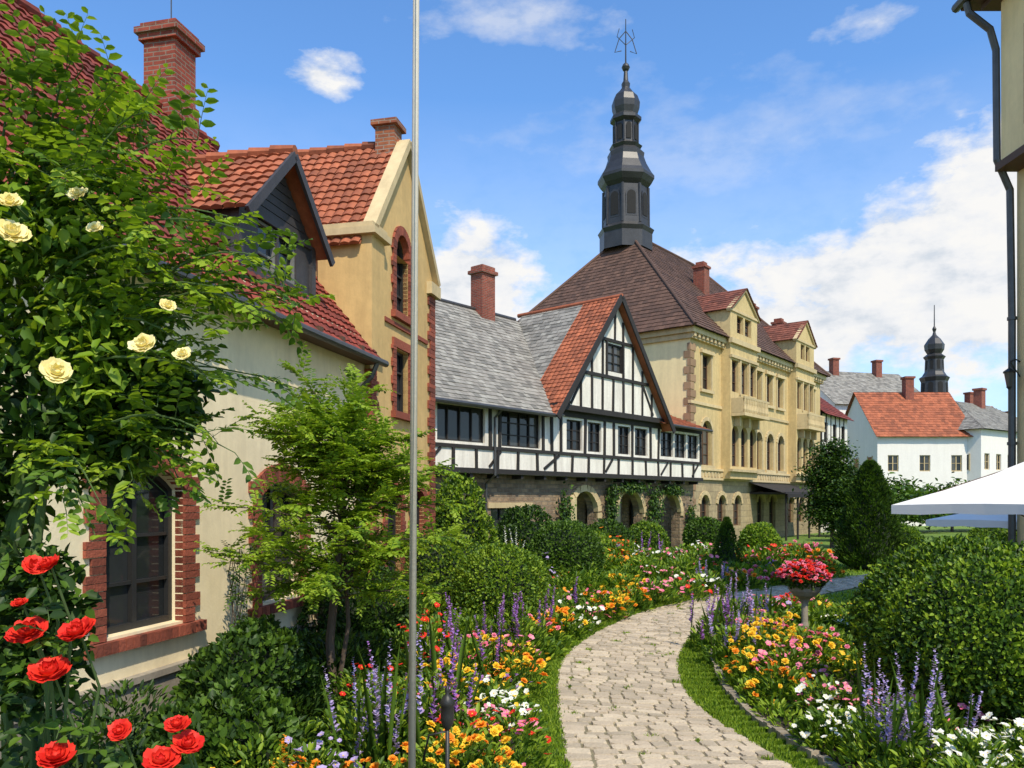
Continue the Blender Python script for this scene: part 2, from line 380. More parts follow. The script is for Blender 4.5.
KB=[(4.0,3.5),(3.35,5.2),(2.96,6.5),(2.74,7.8),(2.64,9.2),(2.80,10.8),(3.18,12.6),(3.92,14.5),(5.0,16.1),(6.3,17.2)]
kb=[cat(KB,t) for t in np.linspace(0,len(KB)-1,60)]
mb=MB(); 
far=[(7.6,16.9),(8.0,14),(7.5,9),(7.5,3.5)]
mb.poly([(*p,.008) for p in kb]+[(*p,.008) for p in far])
def EL(t): return cat(Lp,t)-np.array([.32+.12*max(0,min(1,(t-5)/3)),-.1])
le=[EL(t) for t in np.linspace(0,11,60)]
mb.poly([(*p,.008) for p in le]+[(9,29,.008),(2,30,.008),(-1,27,.008),(-1.3,19,.008),(-5.4,2,.008)])
mb.obj('flower_bed_soil',[soil])
mb=MB()
for i in range(len(kb)-1):
    for s in range(2):
        a=kb[i]+(kb[i+1]-kb[i])*(s/2+.02); b=kb[i]+(kb[i+1]-kb[i])*(s/2+.48); t=(b-a)/np.linalg.norm(b-a); n=np.array([-t[1],t[0]])*random.uniform(.035,.05); hh=random.uniform(.06,.09)
        q=[a-n,b-n,b+n,a+n]; mb.add([(*p,.0) for p in q]+[(*p,hh) for p in q],[(4,5,6,7),(0,1,5,4),(1,2,6,5),(2,3,7,6),(3,0,4,7)])
mb.obj('bed_edging_kerb',[mat('kerb_stone',(.38,.32,.23),island=.35,var=.3,scale=4,bs=.7)])
lf=LF(); P=[]
tb=np.array(kb)
for k in range(58000):
    t=random.uniform(2.2,11) if k%2 else random.uniform(2.2,9.3)
    if k%2:
        a=cat(Lp,t)+np.array([.03,0]); b=EL(t)-np.array([.15,0]); u=random.random(); P.append(a+(b-a)*u)
    else:
        a=cat(Rp,t)-np.array([.03,0]); j=np.argmin(np.linalg.norm(tb-a,axis=1)); b=tb[j]; 
        P.append(a+(b-a)*random.random())
for p in tuft:
    for q in range(26): P.append(p+np.random.normal(size=2)*.03)
P=np.array(P); n=len(P); P3=np.c_[P,np.zeros(n)]
D=ru(n)*.5; D[:,2]=1; l=rng.uniform(.03,.07,n); lf.add(P3,D,ru(n),l,.011,rng.choice([MID,LIME,LIME,LIME],n),fold=.05,droop=.3)
n=30000; P3=np.c_[rng.uniform(6,20,n),rng.uniform(13,30,n),np.zeros(n)]
tc=np.array([(cat(Lp,t)+cat(Rp,t))/2 for t in np.linspace(6,14,120)])
dm=np.min(np.linalg.norm(P3[:,None,:2]-tc[None],axis=2),axis=1); P3=P3[dm>1.05]; n=len(P3)
D=ru(n)*.5; D[:,2]=1; l=rng.uniform(.05,.1,n); lf.add(P3,D,ru(n),l,.03,rng.choice([MID,LIME,LIME,LIME],n),fold=.05,droop=.3)
lf.obj('lawn_grass',FM)
# ---------------------------------------------------------------- B1 left house
th1=math.atan2(.9735,.2288); E1=12.45
e=empty('stucco_house',(-5.45,2,0),th1)
ops=[(6.1,7.35,1.02,2.52,.24),(9.0,10.1,1.0,2.46,.2),(2.6,3.8,1.02,2.52,.22)]
mb=MB(); wall(mb,-6,E1,0,5.25,ops,dep=.24); mb.poly([(-6,0,0),(-6,6.2,0),(-6,6.2,5.2),(-6,3.1,9),(-6,0,5.2)])
mb.poly([(E1-.01,.01,0),(E1-.01,6.2,0),(E1-.01,6.2,5.2),(E1-.01,3.1,8.95),(E1-.01,.01,5.15)]); mb.obj('walls',[cream],e)
mb=MB(); mb.box(-6,E1-.02,-.07,.05,-.1,.5,0); mb.box(-6,E1-.02,-.11,.05,.5,.57,0); mb.obj('stone_plinth',[plinth],e)
mb=MB()
for o in ops: window(mb,o,0,.2,2,3,.07)
mb.obj('windows',[blackm,glass],e)
mb=MB()
for (a,b,c,d,r) in ops:
    z=c-.02; i=0
    while z<d+.04:
        w=(.28 if i%2 else .19)+random.uniform(-.015,.015); w2=(.28 if i%2 else .19)+random.uniform(-.015,.015); pr=-.03-random.random()*.012
        for s in range(2):
            z0_=z+s*.082; mb.box(a-w,a+.0,pr,.1,z0_,z0_+.074); mb.box(b,b+w2,pr,.1,z0_,z0_+.074)
        z+=.168; i+=1
    nn=15; p=arc(a,b,d,r,nn); cx=(a+b)/2; cz=d-.9
    for i in range(nn):
        (xa,za),(xb,zb)=p[i],p[i+1]; ext=.32 if i==7 else .25
        def out(x,z_):
            l=math.hypot(x-cx,z_-cz); return (x+(x-cx)/l*ext,z_+(z_-cz)/l*ext)
        g=.006; mb.prism([(xa+g,za),(xb-g,zb),(out(xb,zb)[0]-g,out(xb,zb)[1]),(out(xa,za)[0]+g,out(xa,za)[1])],-.04-random.random()*.01,.09)
    x=a-.3
    while x<b+.28: mb.box(x,x+.095,-.09,.1,c-.15,c-.03); x+=.105
mb.obj('brick_window_surrounds',[quoin],e)
sl=math.hypot(3.1,3.8); V=(0,3.1/sl,3.8/sl); ov=.32; full=math.hypot(3.1+ov,3.8*(3.1+ov)/3.1)
mb=MB(); P0=(-6,-ov,5.2-3.8/3.1*ov)
tiles(mb,P0,(1,0,0),V,[(0,0),(E1+6.05,0),(E1+6.05,full),(0,full)],.17,.19,.026,0,.038)
mb.poly([(-6,6.2+ov,5.2-3.8/3.1*ov),(E1,6.2+ov,5.2-3.8/3.1*ov),(E1,3.1,9),(-6,3.1,9)])
x=-6
while x<E1-.1: mb.tube([(x,3.1,9.02),(x+.4,3.1,9.035)],[.09,.11],8); x+=.38
mb.obj('tile_roof',[tile_r],e)
mb=MB(); mb.box(-6,E1,-.3,-.02,4.78,4.86); 
mb.poly([(-6,-ov,4.80),(E1,-ov,4.80),(E1,0,5.16),(-6,0,5.16)])
mb.tube([(-6,-.41,4.80),(E1-.02,-.41,4.78)],.06,10,1); x=-5.6
while x<E1-.1: mb.box(x,x+.1,-.31,.0,4.87,4.97,0); x+=.75
mb.tube([(E1-.4,-.41,4.74),(E1-.4,-.3,4.5),(E1-.4,-.09,4.3),(E1-.4,-.09,.3)],.045,8,1)
mb.obj('eaves_and_gutter',[woodb,metal],e)
mb=MB(); cx0,cx1=11.05,11.62; mb.box(cx0,cx1,2.8,3.4,8.2,10.15); mb.box(cx0-.06,cx1+.06,2.74,3.46,10.15,10.26); mb.box(cx0-.11,cx1+.11,2.69,3.51,10.26,10.36); mb.box(cx0-.04,cx1+.04,2.76,3.44,10.36,10.45)
mb.box(cx0-.04,cx1+.04,2.76,3.44,8.6,9.2)
mb.tube([(11.5,3.2,10.4),(11.5,3.2,11.6)],.012,5,1); mb.tube([(11.2,3.2,11.3),(11.8,3.2,11.3)],.008,5,1); mb.tube([(11.3,3.2,11.45),(11.7,3.2,11.45)],.008,5,1)
mb.obj('chimney',[redbr,metal],e)
# dormer
a,b=8.95,11.05; mid=(a+b)/2; f=.3; zE,zA=6.45,7.42
mb=MB(); dw=[(a+.5,a+1.02,5.70,6.38,0),(b-1.02,b-.5,5.70,6.38,0)]
wall(mb,a,b,5.3,zE,dw,y=f,dep=.1)
mb.prism([(a,zE),(b,zE),(mid,zA)],f,f+.05)
mb.poly([(a,f,5.3),(a,2.2,5.3),(a,2.2,zE),(a,f,zE)]); mb.poly([(b,f,5.3),(b,2.2,5.3),(b,2.2,zE),(b,f,zE)])
for z in np.arange(5.5,zE-.1,.14): mb.box(a-.018,a+.01,f+.02,1.6,z,z+.12)
for z in np.arange(zE,zA-.2,.13):
    w=(b-a)/2*(1-(z+.12-zE)/(zA-zE)); mb.box(mid-w,mid+w,f-.018,f+.01,z,z+.115)
mb.box(a-.05,a+.08,f-.05,f+.08,5.3,zE-.02); mb.box(b-.08,b+.05,f-.05,f+.08,5.3,zE-.02); mb.box(a+.08,b-.08,f-.06,f+.05,5.45,5.6); mb.box(a+.08,b-.08,f-.04,f+.05,6.38,6.45)
mb.obj('dormer_walls',[woodd],e)
mb=MB()
for w in dw: window(mb,w,f,.09,1,3,.045)
mb.obj('dormer_window',[mat('grey_painted_wood',(.20,.20,.19),var=.3),glass],e)
hw=(b-a)/2; tt2=(zA+.08-zE)/hw; ovd=.16
mb=MB(); s2=math.hypot(1,tt2); LL=(hw+ovd)*s2
tiles(mb,(a-ovd,f-.25,zE-ovd*tt2),(0,1,0),(1/s2,0,tt2/s2),[(0,0),(.85,0),(2.1,LL),(0,LL)],.18,.2,.026,0,.038)
tiles(mb,(b+ovd,f-.25,zE-ovd*tt2),(0,1,0),(-1/s2,0,tt2/s2),[(0,0),(.85,0),(2.1,LL),(0,LL)],.18,.2,.026,0,.038)
for k in range(6): mb.tube([(mid,f-.28+k*.35,zA+.11),(mid,f+.09+k*.35,zA+.125)],[.08,.1],8)
mb.obj('dormer_roof',[tile_o],e)
mb=MB()
for sx in (-1,1):
    xe=mid+sx*(hw+ovd+.03); mb.beam((xe,zE-(ovd+.03)*tt2-.05),(mid,zA+.03),.13,f-.30,f-.25)
mb.obj('dormer_bargeboard',[woodd],e)
# ---------------------------------------------------------------- B2 gable house
e=empty('brick_gable_house',(-5.45,2,0),th1)
y0=-.10; a,b=12.47,15.9; m_=(a+b)/2; ze,zr=7.1,9.35
ops=[(m_-.55,m_+.15,6.0,7.2,.35),(m_-.55,m_+.15,4.1,5.3,0.0),(m_-1.0,m_-.25,1.0,2.4,.2),(m_+.35,m_+1.1,1.0,2.4,.2)]
mb=MB(); o=ops[0]
wall(mb,a,b,0,ze,[q for q in ops[1:]]+[(o[0],o[1],6.0,ze,0)],y=y0,dep=.22)
gx=lambda x: ze+(zr-ze)*(1-abs(x-m_)/((b-a)/2))
zt=7.55
mb.poly([(a,y0,ze),(o[0],y0,ze),(o[0],y0,gx(o[0]))]); mb.poly([(o[1],y0,ze),(b,y0,ze),(o[1],y0,gx(o[1]))])
mb.poly([(o[0],y0,zt),(o[1],y0,zt),(o[1],y0,gx(o[1])),(m_,y0,zr),(o[0],y0,gx(o[0]))])
p=arc(o[0],o[1],7.2,.35)
for i in range(len(p)-1):
    (xa,za),(xb,zb)=p[i],p[i+1]; mb.poly([(xa,y0,za),(xb,y0,zb),(xb,y0,zt),(xa,y0,zt)]); mb.poly([(xa,y0,za),(xa,y0+.22,za),(xb,y0+.22,zb),(xb,y0,zb)])
mb.poly([(a,y0,0),(a,6.5,0),(a,6.5,ze),(a,y0,ze)]); mb.poly([(b,y0,0),(b,6.5,0),(b,6.5,ze),(b,y0,ze)])
mb.box(a-.12,a+.45,y0-.08,y0+.95,4.9,7.05)
mb.obj('walls',[cream2],e)
mb=MB(); mb.box(a-.22,a+.55,y0-.18,y0+1.05,7.05,7.17); mb.box(a-.16,a+.5,y0-.12,y0+.99,7.17,7.27); mb.box(b-.45,b+.15,y0-.12,y0+.5,6.8,7.05)
for sx in (-1,1):
    xe=m_+sx*((b-a)/2+.1); mb.beam((xe,ze-.02),(m_,zr+.1),.13,y0-.12,y0+.14)
mb.obj('gable_coping',[trimst],e)
mb=MB()
for i in range(74):
    z=.1+i*.0925; w=.40 if (i//2)%2 else .27; pr=random.random()*.01
    mb.box(b-w,b+.03,y0-.03-pr,y0+.3,z,z+.084)
    if z<4.7: mb.box(a-.03,a+w*.8,y0-.03-pr,y0+.3,z,z+.084)
for (xa,xb,c,d,r) in ops:
    i=0; z=c
    while z<d: w=.2 if (i//2)%2 else .14; mb.box(xa-w,xa,y0-.04,y0+.1,z,z+.075); mb.box(xb,xb+w,y0-.04,y0+.1,z,z+.075); z+=.083; i+=1
    p=arc(xa-.07,xb+.07,d,r+.08,10) if r else [(xa-.15,d+.1),(xb+.15,d+.1)]
    for i in range(len(p)-1): mb.beam(p[i],p[i+1],.17,y0-.045,y0+.09)
    mb.box(xa-.2,xb+.2,y0-.1,y0+.1,c-.14,c-.01)
mb.box(a+.6,b-.45,y0-.04,y0+.1,5.7,5.78)
mb.obj('brick_quoins',[quoin],e)
mb=MB()
for o in ops: window(mb,o,y0,.16,2,3,.05)
mb.obj('windows',[blackm,glass],e)
mb=MB(); tp=(zr-ze)/((b-a)/2); s2=math.hypot(1,tp); LL=((b-a)/2+.22)*s2
tiles(mb,(a-.22,y0+.1,ze-.22*tp+.06),(0,1,0),(1/s2,0,tp/s2),[(0,0),(6.5,0),(6.5,LL),(0,LL)],.19,.21,.03,0,.038)
tiles(mb,(b+.22,y0+.1,ze-.22*tp+.06),(0,1,0),(-1/s2,0,tp/s2),[(0,0),(6.5,0),(6.5,LL),(0,LL)],.25,.32,0)
for k in range(17): mb.tube([(m_,y0+.1+k*.38,zr+.09),(m_,y0+.5+k*.38,zr+.105)],[.085,.105],8)
mb.obj('tile_roof',[tile_o],e)
mb=MB(); mb.box(m_-.2,m_+.2,y0+.15,y0+.55,9.0,9.75,0); mb.box(m_-.27,m_+.27,y0+.08,y0+.62,9.75,9.85,0); mb.obj('chimney',[redbr2],e)
# ---------------------------------------------------------------- B3 timber framed house
th3=math.atan2(.758,.652); e=empty('half_timbered_house',(-2.6,27,0),th3)
X1=19.0
gops=[(3.3,5.5,.7,2.1,0),(8.3,10.2,0.0,1.9,.9),(11.7,14.0,0.0,1.8,1.05),(15.5,17.6,0,1.8,.95),(.6,1.7,.7,2.1,0)]
mb=MB(); wall(mb,-4,X1,0,3.35,gops,y=.45,dep=.5)
mb.poly([(X1,.45,0),(X1,9,0),(X1,9,3.35),(X1,.45,3.35)]); mb.obj('stone_ground_floor',[stonew],e)
mb=MB()
for o in (gops[0],gops[4]): window(mb,o,.45,.25,3,2,.06)
for o in gops[1:4]: mb.poly([(o[0]-.3,2.4,0),(o[1]+.3,2.4,0),(o[1]+.3,2.4,3.2),(o[0]-.3,2.4,3.2)],2)
for o in gops[1:4]: window(mb,(o[0]+.4,o[1]-.4,.9,2.1,.3),2.1,.2,2,2,.06)
mb.obj('ground_floor_openings',[wood,glass,stonew],e)
mb=MB()
for o in gops[1:4]:
    p=arc(o[0]-.12,o[1]+.12,o[3],o[4]+.12,13)
    for i in range(len(p)-1): 
        g=np.array(p[i+1])-np.array(p[i]); q0=np.array(p[i])+g*.04; q1=np.array(p[i+1])-g*.04
        mb.beam(tuple(q0),tuple(q1),.28,.38-random.random()*.04,.6)
    mb.box(o[0]-.3,o[0],.38,.6,1.6,1.85); mb.box(o[1],o[1]+.3,.38,.6,1.6,1.85)
mb.box(3.1,5.7,.36,.6,.56,.7); mb.box(3.1,5.7,.38,.6,2.1,2.3)
mb.obj('arch_stones',[trimst],e)
uops=[(0.1,2.5,4.45,5.7,0),(3.4,5.7,4.4,5.75,0),(7.4,8.5,4.45,5.7,0),(8.9,9.9,4.45,5.7,0),(11.2,12.2,4.45,5.7,0),(12.6,13.7,4.45,5.7,0),(14.9,16.1,4.5,5.7,0),(16.25,17.4,4.5,5.7,0),(17.55,18.7,4.5,5.7,0)]
mb=MB(); wall(mb,-4,X1,3.35,6.1,uops,y=0,dep=.22); mb.poly([(-4,0,3.35),(X1,0,3.35),(X1,.5,3.35),(-4,.5,3.35)],1)
mb.poly([(X1,0,3.35),(X1,9,3.35),(X1,9,6.1),(X1,0,6.1)])
gy=-.28; ga,gb,gm=6.4,14.6,10.5; gz,gt=6.12,11.1
wo=(9.9,11.1,7.95,9.15,0)
gl=lambda x: gz+(gt-gz)*(1-abs(x-gm)/((gb-ga)/2))
mb.poly([(ga,gy,gz),(wo[0],gy,gz),(wo[0],gy,gl(wo[0]))]); mb.poly([(wo[1],gy,gz),(gb,gy,gz),(wo[1],gy,gl(wo[1]))])
mb.poly([(wo[0],gy,gz),(wo[1],gy,gz),(wo[1],gy,wo[2]),(wo[0],gy,wo[2])]); mb.poly([(wo[0],gy,wo[3]),(wo[1],gy,wo[3]),(wo[1],gy,gl(wo[1])),(gm,gy,gt),(wo[0],gy,gl(wo[0]))])
mb.obj('plaster_infill',[white,wood],e)
mb=MB()
jz=lambda k=.02: random.uniform(-k,k)
def bx(x0_,x1_,z0_,z1_,y=0,p=.05): 
    j1,j2=jz(.03),jz(.03); pp=p+random.random()*.012
    if z1_-z0_>x1_-x0_: mb.prism([(x0_+j1,z0_),(x1_+j1+jz(.015),z0_),(x1_+j2,z1_),(x0_+j2,z1_)],y-pp,y+.06)
    else: mb.box(x0_,x1_,y-p,y+.06,z0_,z1_)
mb.box(-4,X1+.04,-.09,.05,3.36,3.54); bx(-4,X1,4.22,4.35,0,.06); bx(-4,X1,5.80,6.08,0,.07)
x=-3.8
while x<X1-.1: bx(x,x+.12,3.54,4.22); x+=1.15
for x in (2.65,3.2,5.75,6.3,6.95,8.6,10.05,10.75,12.3,13.85,14.6,18.8): bx(x,x+.13,4.35,5.80,0,.055)
for (xa,xb) in ((5.9,6.9),(10.2,10.75)): mb.beam((xa,3.62),(xb,4.2),.11,-.04,.05)
for x in (-3.6,-.5,2.6,14.8,17.9): mb.beam((x+.1,3.6),(x+.75,4.2),.1,-.037,.05)
mb.box(ga-.1,gb+.1,gy-.07,.03,6.02,6.24)
mb.box(ga+1.35,gb-1.35,gy-.072,gy+.05,7.62,7.76); mb.box(ga+2.72,gb-2.72,gy-.072,gy+.05,9.22,9.35)
for x in np.arange(ga+.75,gb-.3,.8):
    if abs(x-gm)<.55: bx(x-.055,x+.055,6.24,7.62,gy); continue
    bx(x-.055,x+.055,6.24,gl(x)-.1,gy)
mb.box(wo[0]-.1,wo[0],gy-.066,gy+.05,7.76,9.22); mb.box(wo[1],wo[1]+.1,gy-.066,gy+.05,7.76,9.22); bx(gm-.055,gm+.055,9.35,10.9,gy)
mb.beam((7.3,6.32),(8.2,7.6),.1,gy-.045,gy+.05); mb.beam((13.7,6.32),(12.8,7.6),.1,gy-.045,gy+.05)
for sx in (-1,1): mb.beam((gm+sx*((gb-ga)/2+.45),gz-.5),(gm,gt+.08),.24,gy-.42,gy-.36)
for x in np.arange(-3.9,X1,1.4): mb.box(x,x+.14,-.02,.5,3.2,3.34)
mb.obj('timber_frame',[wood],e)
mb=MB()
for i,o in enumerate(uops): window(mb,o,0,.16,4 if o[1]-o[0]>2 else 2,3 if i else 1,.055)
window(mb,wo,gy,.1,2,3,.06); mb.obj('windows',[wood,glass],e)
tp=4.75/5; s2=math.hypot(1,tp); ov=.45; LL=(5+ov)*s2
mb=MB(); tiles(mb,(-4.2,-ov,6.1-ov*tp+.05),(1,0,0),(0,1/s2,tp/s2),[(0,0),(10.8,0),(14.4,LL),(0,LL)],.32,.24,0,0,.03)
mb.poly([(-4.2,10.4,5.7),(11,10.4,5.7),(11,5,10.9),(-4.2,5,10.9)])
tp2=(gt-gz)/((gb-ga)/2); s3=math.hypot(1,tp2); og=.45; L3=((gb-ga)/2+og)*s3; zz=gz-og*tp2+.1
tiles(mb,(ga-og,gy+1.6,zz),(0,1,0),(1/s3,0,tp2/s3),[(0,0),(3.6,0),(3.6,L3),(0,L3)],.32,.24,0,0,.03)
mb.obj('slate_roof',[slate],e)
mb=MB()
tiles(mb,(ga-og,gy-.38,zz),(0,1,0),(1/s3,0,tp2/s3),[(0,0),(1.98,0),(1.98,L3),(0,L3)],.24,.24,.028,0,.038)
tiles(mb,(gb+og,gy-.38,zz),(0,1,0),(-1/s3,0,tp2/s3),[(0,0),(5.5,0),(5.5,L3),(0,L3)],.3,.3,0)
mb.tube([(gm,gy-.4,gt+.12),(gm,5.2,gt+.12)],.1,8)
tiles(mb,(gb-.4,-.5,6.0),(1,0,0),(0,.93,.36),[(0,0),(X1-gb+.45,0),(X1-gb+.45,3.2),(0,3.2)],.3,.3,0)
mb.obj('tile_roof',[tile_o],e)
mb=MB(); mb.tube([(-4.2,-.53,5.72),(6.0,-.53,5.7)],.08,8); mb.tube([(gb+.3,-.6,5.95),(X1,-.6,5.93)],.07,8)
mb.tube([(2.9,-.5,5.7),(2.9,-.12,5.4),(2.9,-.12,3.3),(2.9,.32,3.0),(2.9,.32,0)],.05,8); mb.tube([(-4.2,5,10.92),(gm-.5,5,10.92)],.1,8)
mb.obj('gutters',[metal],e)
mb=MB(); mb.box(7.2,8.05,4.5,5.2,9.8,12.5); mb.box(7.1,8.15,4.4,5.3,12.5,12.65); mb.box(7.2,8.05,4.5,5.2,12.65,12.85); mb.obj('chimney',[redbr],e)
# ---------------------------------------------------------------- B4 tower house
th4=math.atan2(.783,.622); e=empty('tower_house',(9.35,42,0),th4)
Lx,Dy,ez=21.3,13.7,11.5
g_=[(1.2,2.3,.9,2.2,.5),(3.4,4.5,.9,2.2,.5),(5.6,6.7,.9,2.2,.5),(9.2,10.3,0,2.3,.5),(11.2,12.3,0,2.3,.5),(14.6,15.7,.9,2.2,.5),(16.6,17.7,.9,2.2,.5),(18.8,19.9,.9,2.2,.5)]
f1=[(1.3,2.6,4.3,6.1,.62),(8.8,9.9,4.3,6.1,.5),(10.7,11.8,4.3,6.1,.5),(12.6,13.7,4.3,6.1,.5),(18.9,20.0,4.3,6.1,.5)]
f2=[(1.4,2.5,8.4,10.3,0),(8.8,9.8,8.4,10.3,0),(10.7,11.7,8.4,10.3,0),(12.6,13.6,8.4,10.3,0),(18.9,19.9,8.4,10.3,0)]
mb=MB(); wall(mb,0,Lx,3.6,ez,f1+f2,dep=.3); 
bays=[(3.9,7.8),(14.6,18.2)]; bw=[]
for a,b in bays:
    w=(b-a)/3
    o1=[(a+.2+i*w,a+w-.15+i*w,4.3,6.2,.4) for i in range(3)]; o2=[(a+.2+i*w,a+w-.15+i*w,8.5,10.3,0) for i in range(3)]
    o3=[(a+.9,(a+b)/2-.1,11.9,12.9,0),((a+b)/2+.1,b-.9,11.9,12.9,0)]
    wall(mb,a,b,3.6,13.1,o1+o2+o3,y=-.55,dep=.3); bw+=o1+o2+o3
    mb.poly([(a,-.55,3.6),(a,0,3.6),(a,0,13.1),(a,-.55,13.1)]); mb.poly([(b,-.55,3.6),(b,0,3.6),(b,0,13.1),(b,-.55,13.1)]); mb.poly([(a,-.55,3.6),(b,-.55,3.6),(b,0,3.6),(a,0,3.6)])
    mb.prism([(a,13.1),(b,13.1),((a+b)/2,14.4)],-.55,-.3); mb.poly([(a+.01,-.5,11.6),(a+.01,2.5,11.6),(a+.01,2.5,13.09),(a+.01,-.5,13.09)]); mb.poly([(b-.01,-.5,11.6),(b-.01,2.5,11.6),(b-.01,2.5,13.09),(b-.01,-.5,13.09)])
mb.obj('facade_walls',[facade],e)
mb=MB(); wall(mb,0,Lx,0,3.6,g_,dep=.35); mb.obj('ashlar_ground_floor',[stonel],e)
mb=MB(); mb.poly([(0,0,0),(0,Dy,0),(0,Dy,ez),(0,0,ez)]); mb.poly([(Lx,0,0),(Lx,Dy,0),(Lx,Dy,ez),(Lx,0,ez)]); mb.poly([(0,Dy,0),(Lx,Dy,0),(Lx,Dy,ez),(0,Dy,ez)]); mb.obj('side_walls',[pale],e)
mb=MB()
for o in g_+f1+f2: window(mb,o,0,.25,2,3,.08)
for o in bw: window(mb,o,-.55,.25,2,3,.07)
mb.obj('windows',[woodb,glass],e)
mb=MB()
mb.box(-.12,Lx+.1,-.14,.1,3.5,3.62); mb.box(-.06,Lx+.05,-.07,.1,3.62,4.0); mb.box(-.12,Lx+.1,-.16,.1,4.0,4.12)
mb.box(-.06,3.88,-.08,.1,7.5,7.66); mb.box(7.82,14.58,-.08,.1,7.5,7.66); mb.box(18.22,Lx,-.08,.1,7.5,7.66)
mb.box(-.3,Lx+.3,-.35,.05,ez-.32,ez-.02); mb.box(-.15,Lx+.15,-.2,.1,ez-.6,ez-.33); mb.box(-.3,-.0,.05,Dy,ez-.32,ez-.02); mb.box(-.15,0,.1,Dy,ez-.6,ez-.33)
for x in np.arange(.3,Lx-.3,.42): mb.box(x,x+random.uniform(.12,.28),-.11,-.05,3.68,3.93)
for x in np.arange(-.1,Lx,.5): mb.box(x,x+.22,-.31,-.2,ez-.52,ez-.33)
for (a,b,c,d,r) in f1+f2:
    mb.box(a-.18,a-.02,-.06,.1,c,d); mb.box(b+.02,b+.18,-.06,.1,c,d); mb.box(a-.25,b+.25,-.14,.1,c-.18,c-.02)
    if r:
        p=arc(a-.1,b+.1,d,r+.1,10)
        for i in range(10): mb.beam(p[i],p[i+1],.2,-.08,.08)
    else: mb.box(a-.25,b+.25,-.16,.1,d+.02,d+.2)
for (a,b,c,d,r) in g_:
    p=arc(a-.1,b+.1,d,r+.1,10)
    for i in range(10): mb.beam(p[i],p[i+1],.22,-.07,.08)
for a,b in bays:
    mb.box(a-.15,b+.15,-.75,-.5,4.0,4.14); mb.box(a-.12,b+.12,-.72,-.5,11.2,11.48); mb.box(a-.1,b+.1,-.62,-.5,13.02,13.16)
    for sx in (-1,1): mb.beam(((a+b)/2+sx*((b-a)/2+.2),13.02),((a+b)/2,14.52),.16,-.66,-.4)
    mb.box(a+.1,b-.1,-1.35,-.56,7.1,7.28); mb.box(a+.1,b-.1,-1.35,-1.25,8.05,8.17)
    for x in np.arange(a+.15,b-.15,.24): mb.lathe([(.05,7.28),(.085,7.45),(.05,7.75),(.07,8.05)],x+.05,-1.3,8)
    mb.box(a+.1,a+.2,-1.24,-.56,7.29,8.1); mb.box(b-.2,b-.1,-1.24,-.56,7.29,8.1)
    for x in (a+.5,(a+b)/2-.1,b-.7): mb.prism([(x,7.1),(x+.2,7.1),(x+.2,6.55),(x,6.55)],-.9,-.56)
    for i in (1,2): mb.box(a+i*(b-a)/3-.06,a+i*(b-a)/3+.1,-.62,-.5,8.4,10.4); 
    mb.box(a-.02,b+.02,-.66,-.5,10.4,10.56)
mb.obj('stone_trim',[trimst],e)
mb=MB()
for i in range(28):
    z=.05+i*.41
    if z>ez-.9: break
    w=.6 if i%2 else .4; mb.box(-.04,w,-.05,.02,z,z+.37); mb.box(-.04,-.0,.02,.75-w,z,z+.37)
mb.obj('quoins',[mat('brown_quoin_stone',(.36,.23,.13),island=.4)],e)
mb=MB(); mb.box(8.0,14.6,-2.2,-.02,2.75,2.87); mb.poly([(7.8,-2.4,2.75),(14.8,-2.4,2.75),(14.8,-.01,3.45),(7.8,-.01,3.45)]); mb.box(7.8,14.8,-2.42,-2.36,2.55,2.78)
for x in (8.2,10.2,12.3,14.3): mb.tube([(x,-2.15,0),(x,-2.15,2.75)],.07,8)
mb.obj('entrance_canopy',[wood],e)
ra,rb,rz,ry=5.4,14.6,19.3,6.85; o_=.55; zb=ez-.05
def hipside(mb,A,B,Ct,Dt,tw=.30,th=.30):
    A,B,Ct,Dt=map(Vector,(A,B,Ct,Dt)); U=(B-A).normalized(); w=(Dt-A); V=(w-U*w.dot(U)).normalized()
    pts=[((p-A).dot(U),(p-A).dot(V)) for p in (A,B,Ct,Dt)]
    if (Ct-Dt).length<.01: pts=pts[:3]
    tiles(mb,A,U,V,pts,tw,th,0,0,.04)
mb=MB(); c0=(-o_,-o_,zb);c1=(Lx+o_,-o_,zb);c2=(Lx+o_,Dy+o_,zb);c3=(-o_,Dy+o_,zb); r0=(ra,ry,rz);r1=(rb,ry,rz)
hipside(mb,c0,c1,r1,r0); hipside(mb,c3,c0,r0,r0); hipside(mb,c1,c2,r1,r1); hipside(mb,c2,c3,r0,r1)
for p,q in ((c0,r0),(c3,r0),(c1,r1),(c2,r1),(r0,r1)):
    mb.tube([(p[0],p[1],p[2]+.05),(q[0],q[1],q[2]+.06)],.1,8)
mb.obj('hip_roof',[tile_b],e)
mb=MB()
for a,b in bays:
    m2=(a+b)/2; hw=(b-a)/2+.2; tp=1.4/((b-a)/2); s2=math.hypot(1,tp); zz=13.1-.2*tp+.12
    for sx in (-1,1): tiles(mb,(m2+sx*hw,-.75,zz),(0,1,0),(-sx/s2,0,tp/s2),[(0,0),(2.2,0),(4.5,hw*s2),(0,hw*s2)],.28,.3,0)
mb.obj('dormer_roofs',[tile_m],e)
mb=MB()
for x,y,zt_ in ((8.6,3.2,17.2),(17.8,3.6,16.4),(19.6,2.2,15.4)):
    mb.box(x,x+.75,y,y+.75,12.5,zt_); mb.box(x-.08,x+.83,y-.08,y+.83,zt_,zt_+.15); mb.box(x+.1,x+.65,y+.1,y+.65,zt_+.15,zt_+.4)
mb.obj('chimneys',[redbr],e)
kz=50.6/800; Zy=lambda y: 2.4+(500-y)*kz
prof=[(27,252),(27,236),(29,232),(24,228),(22.5,190),(26,186),(29,181),(29,178),(26,174),(21,165),(18.5,158),(19,154),(15,150),(17,147),(12.5,144),(12,124),(16,121),(16,118),(12,115),(14,109),(14.5,103),(12,96),(7,91),(4,87),(4.5,83),(2.6,80),(1.6,66)]
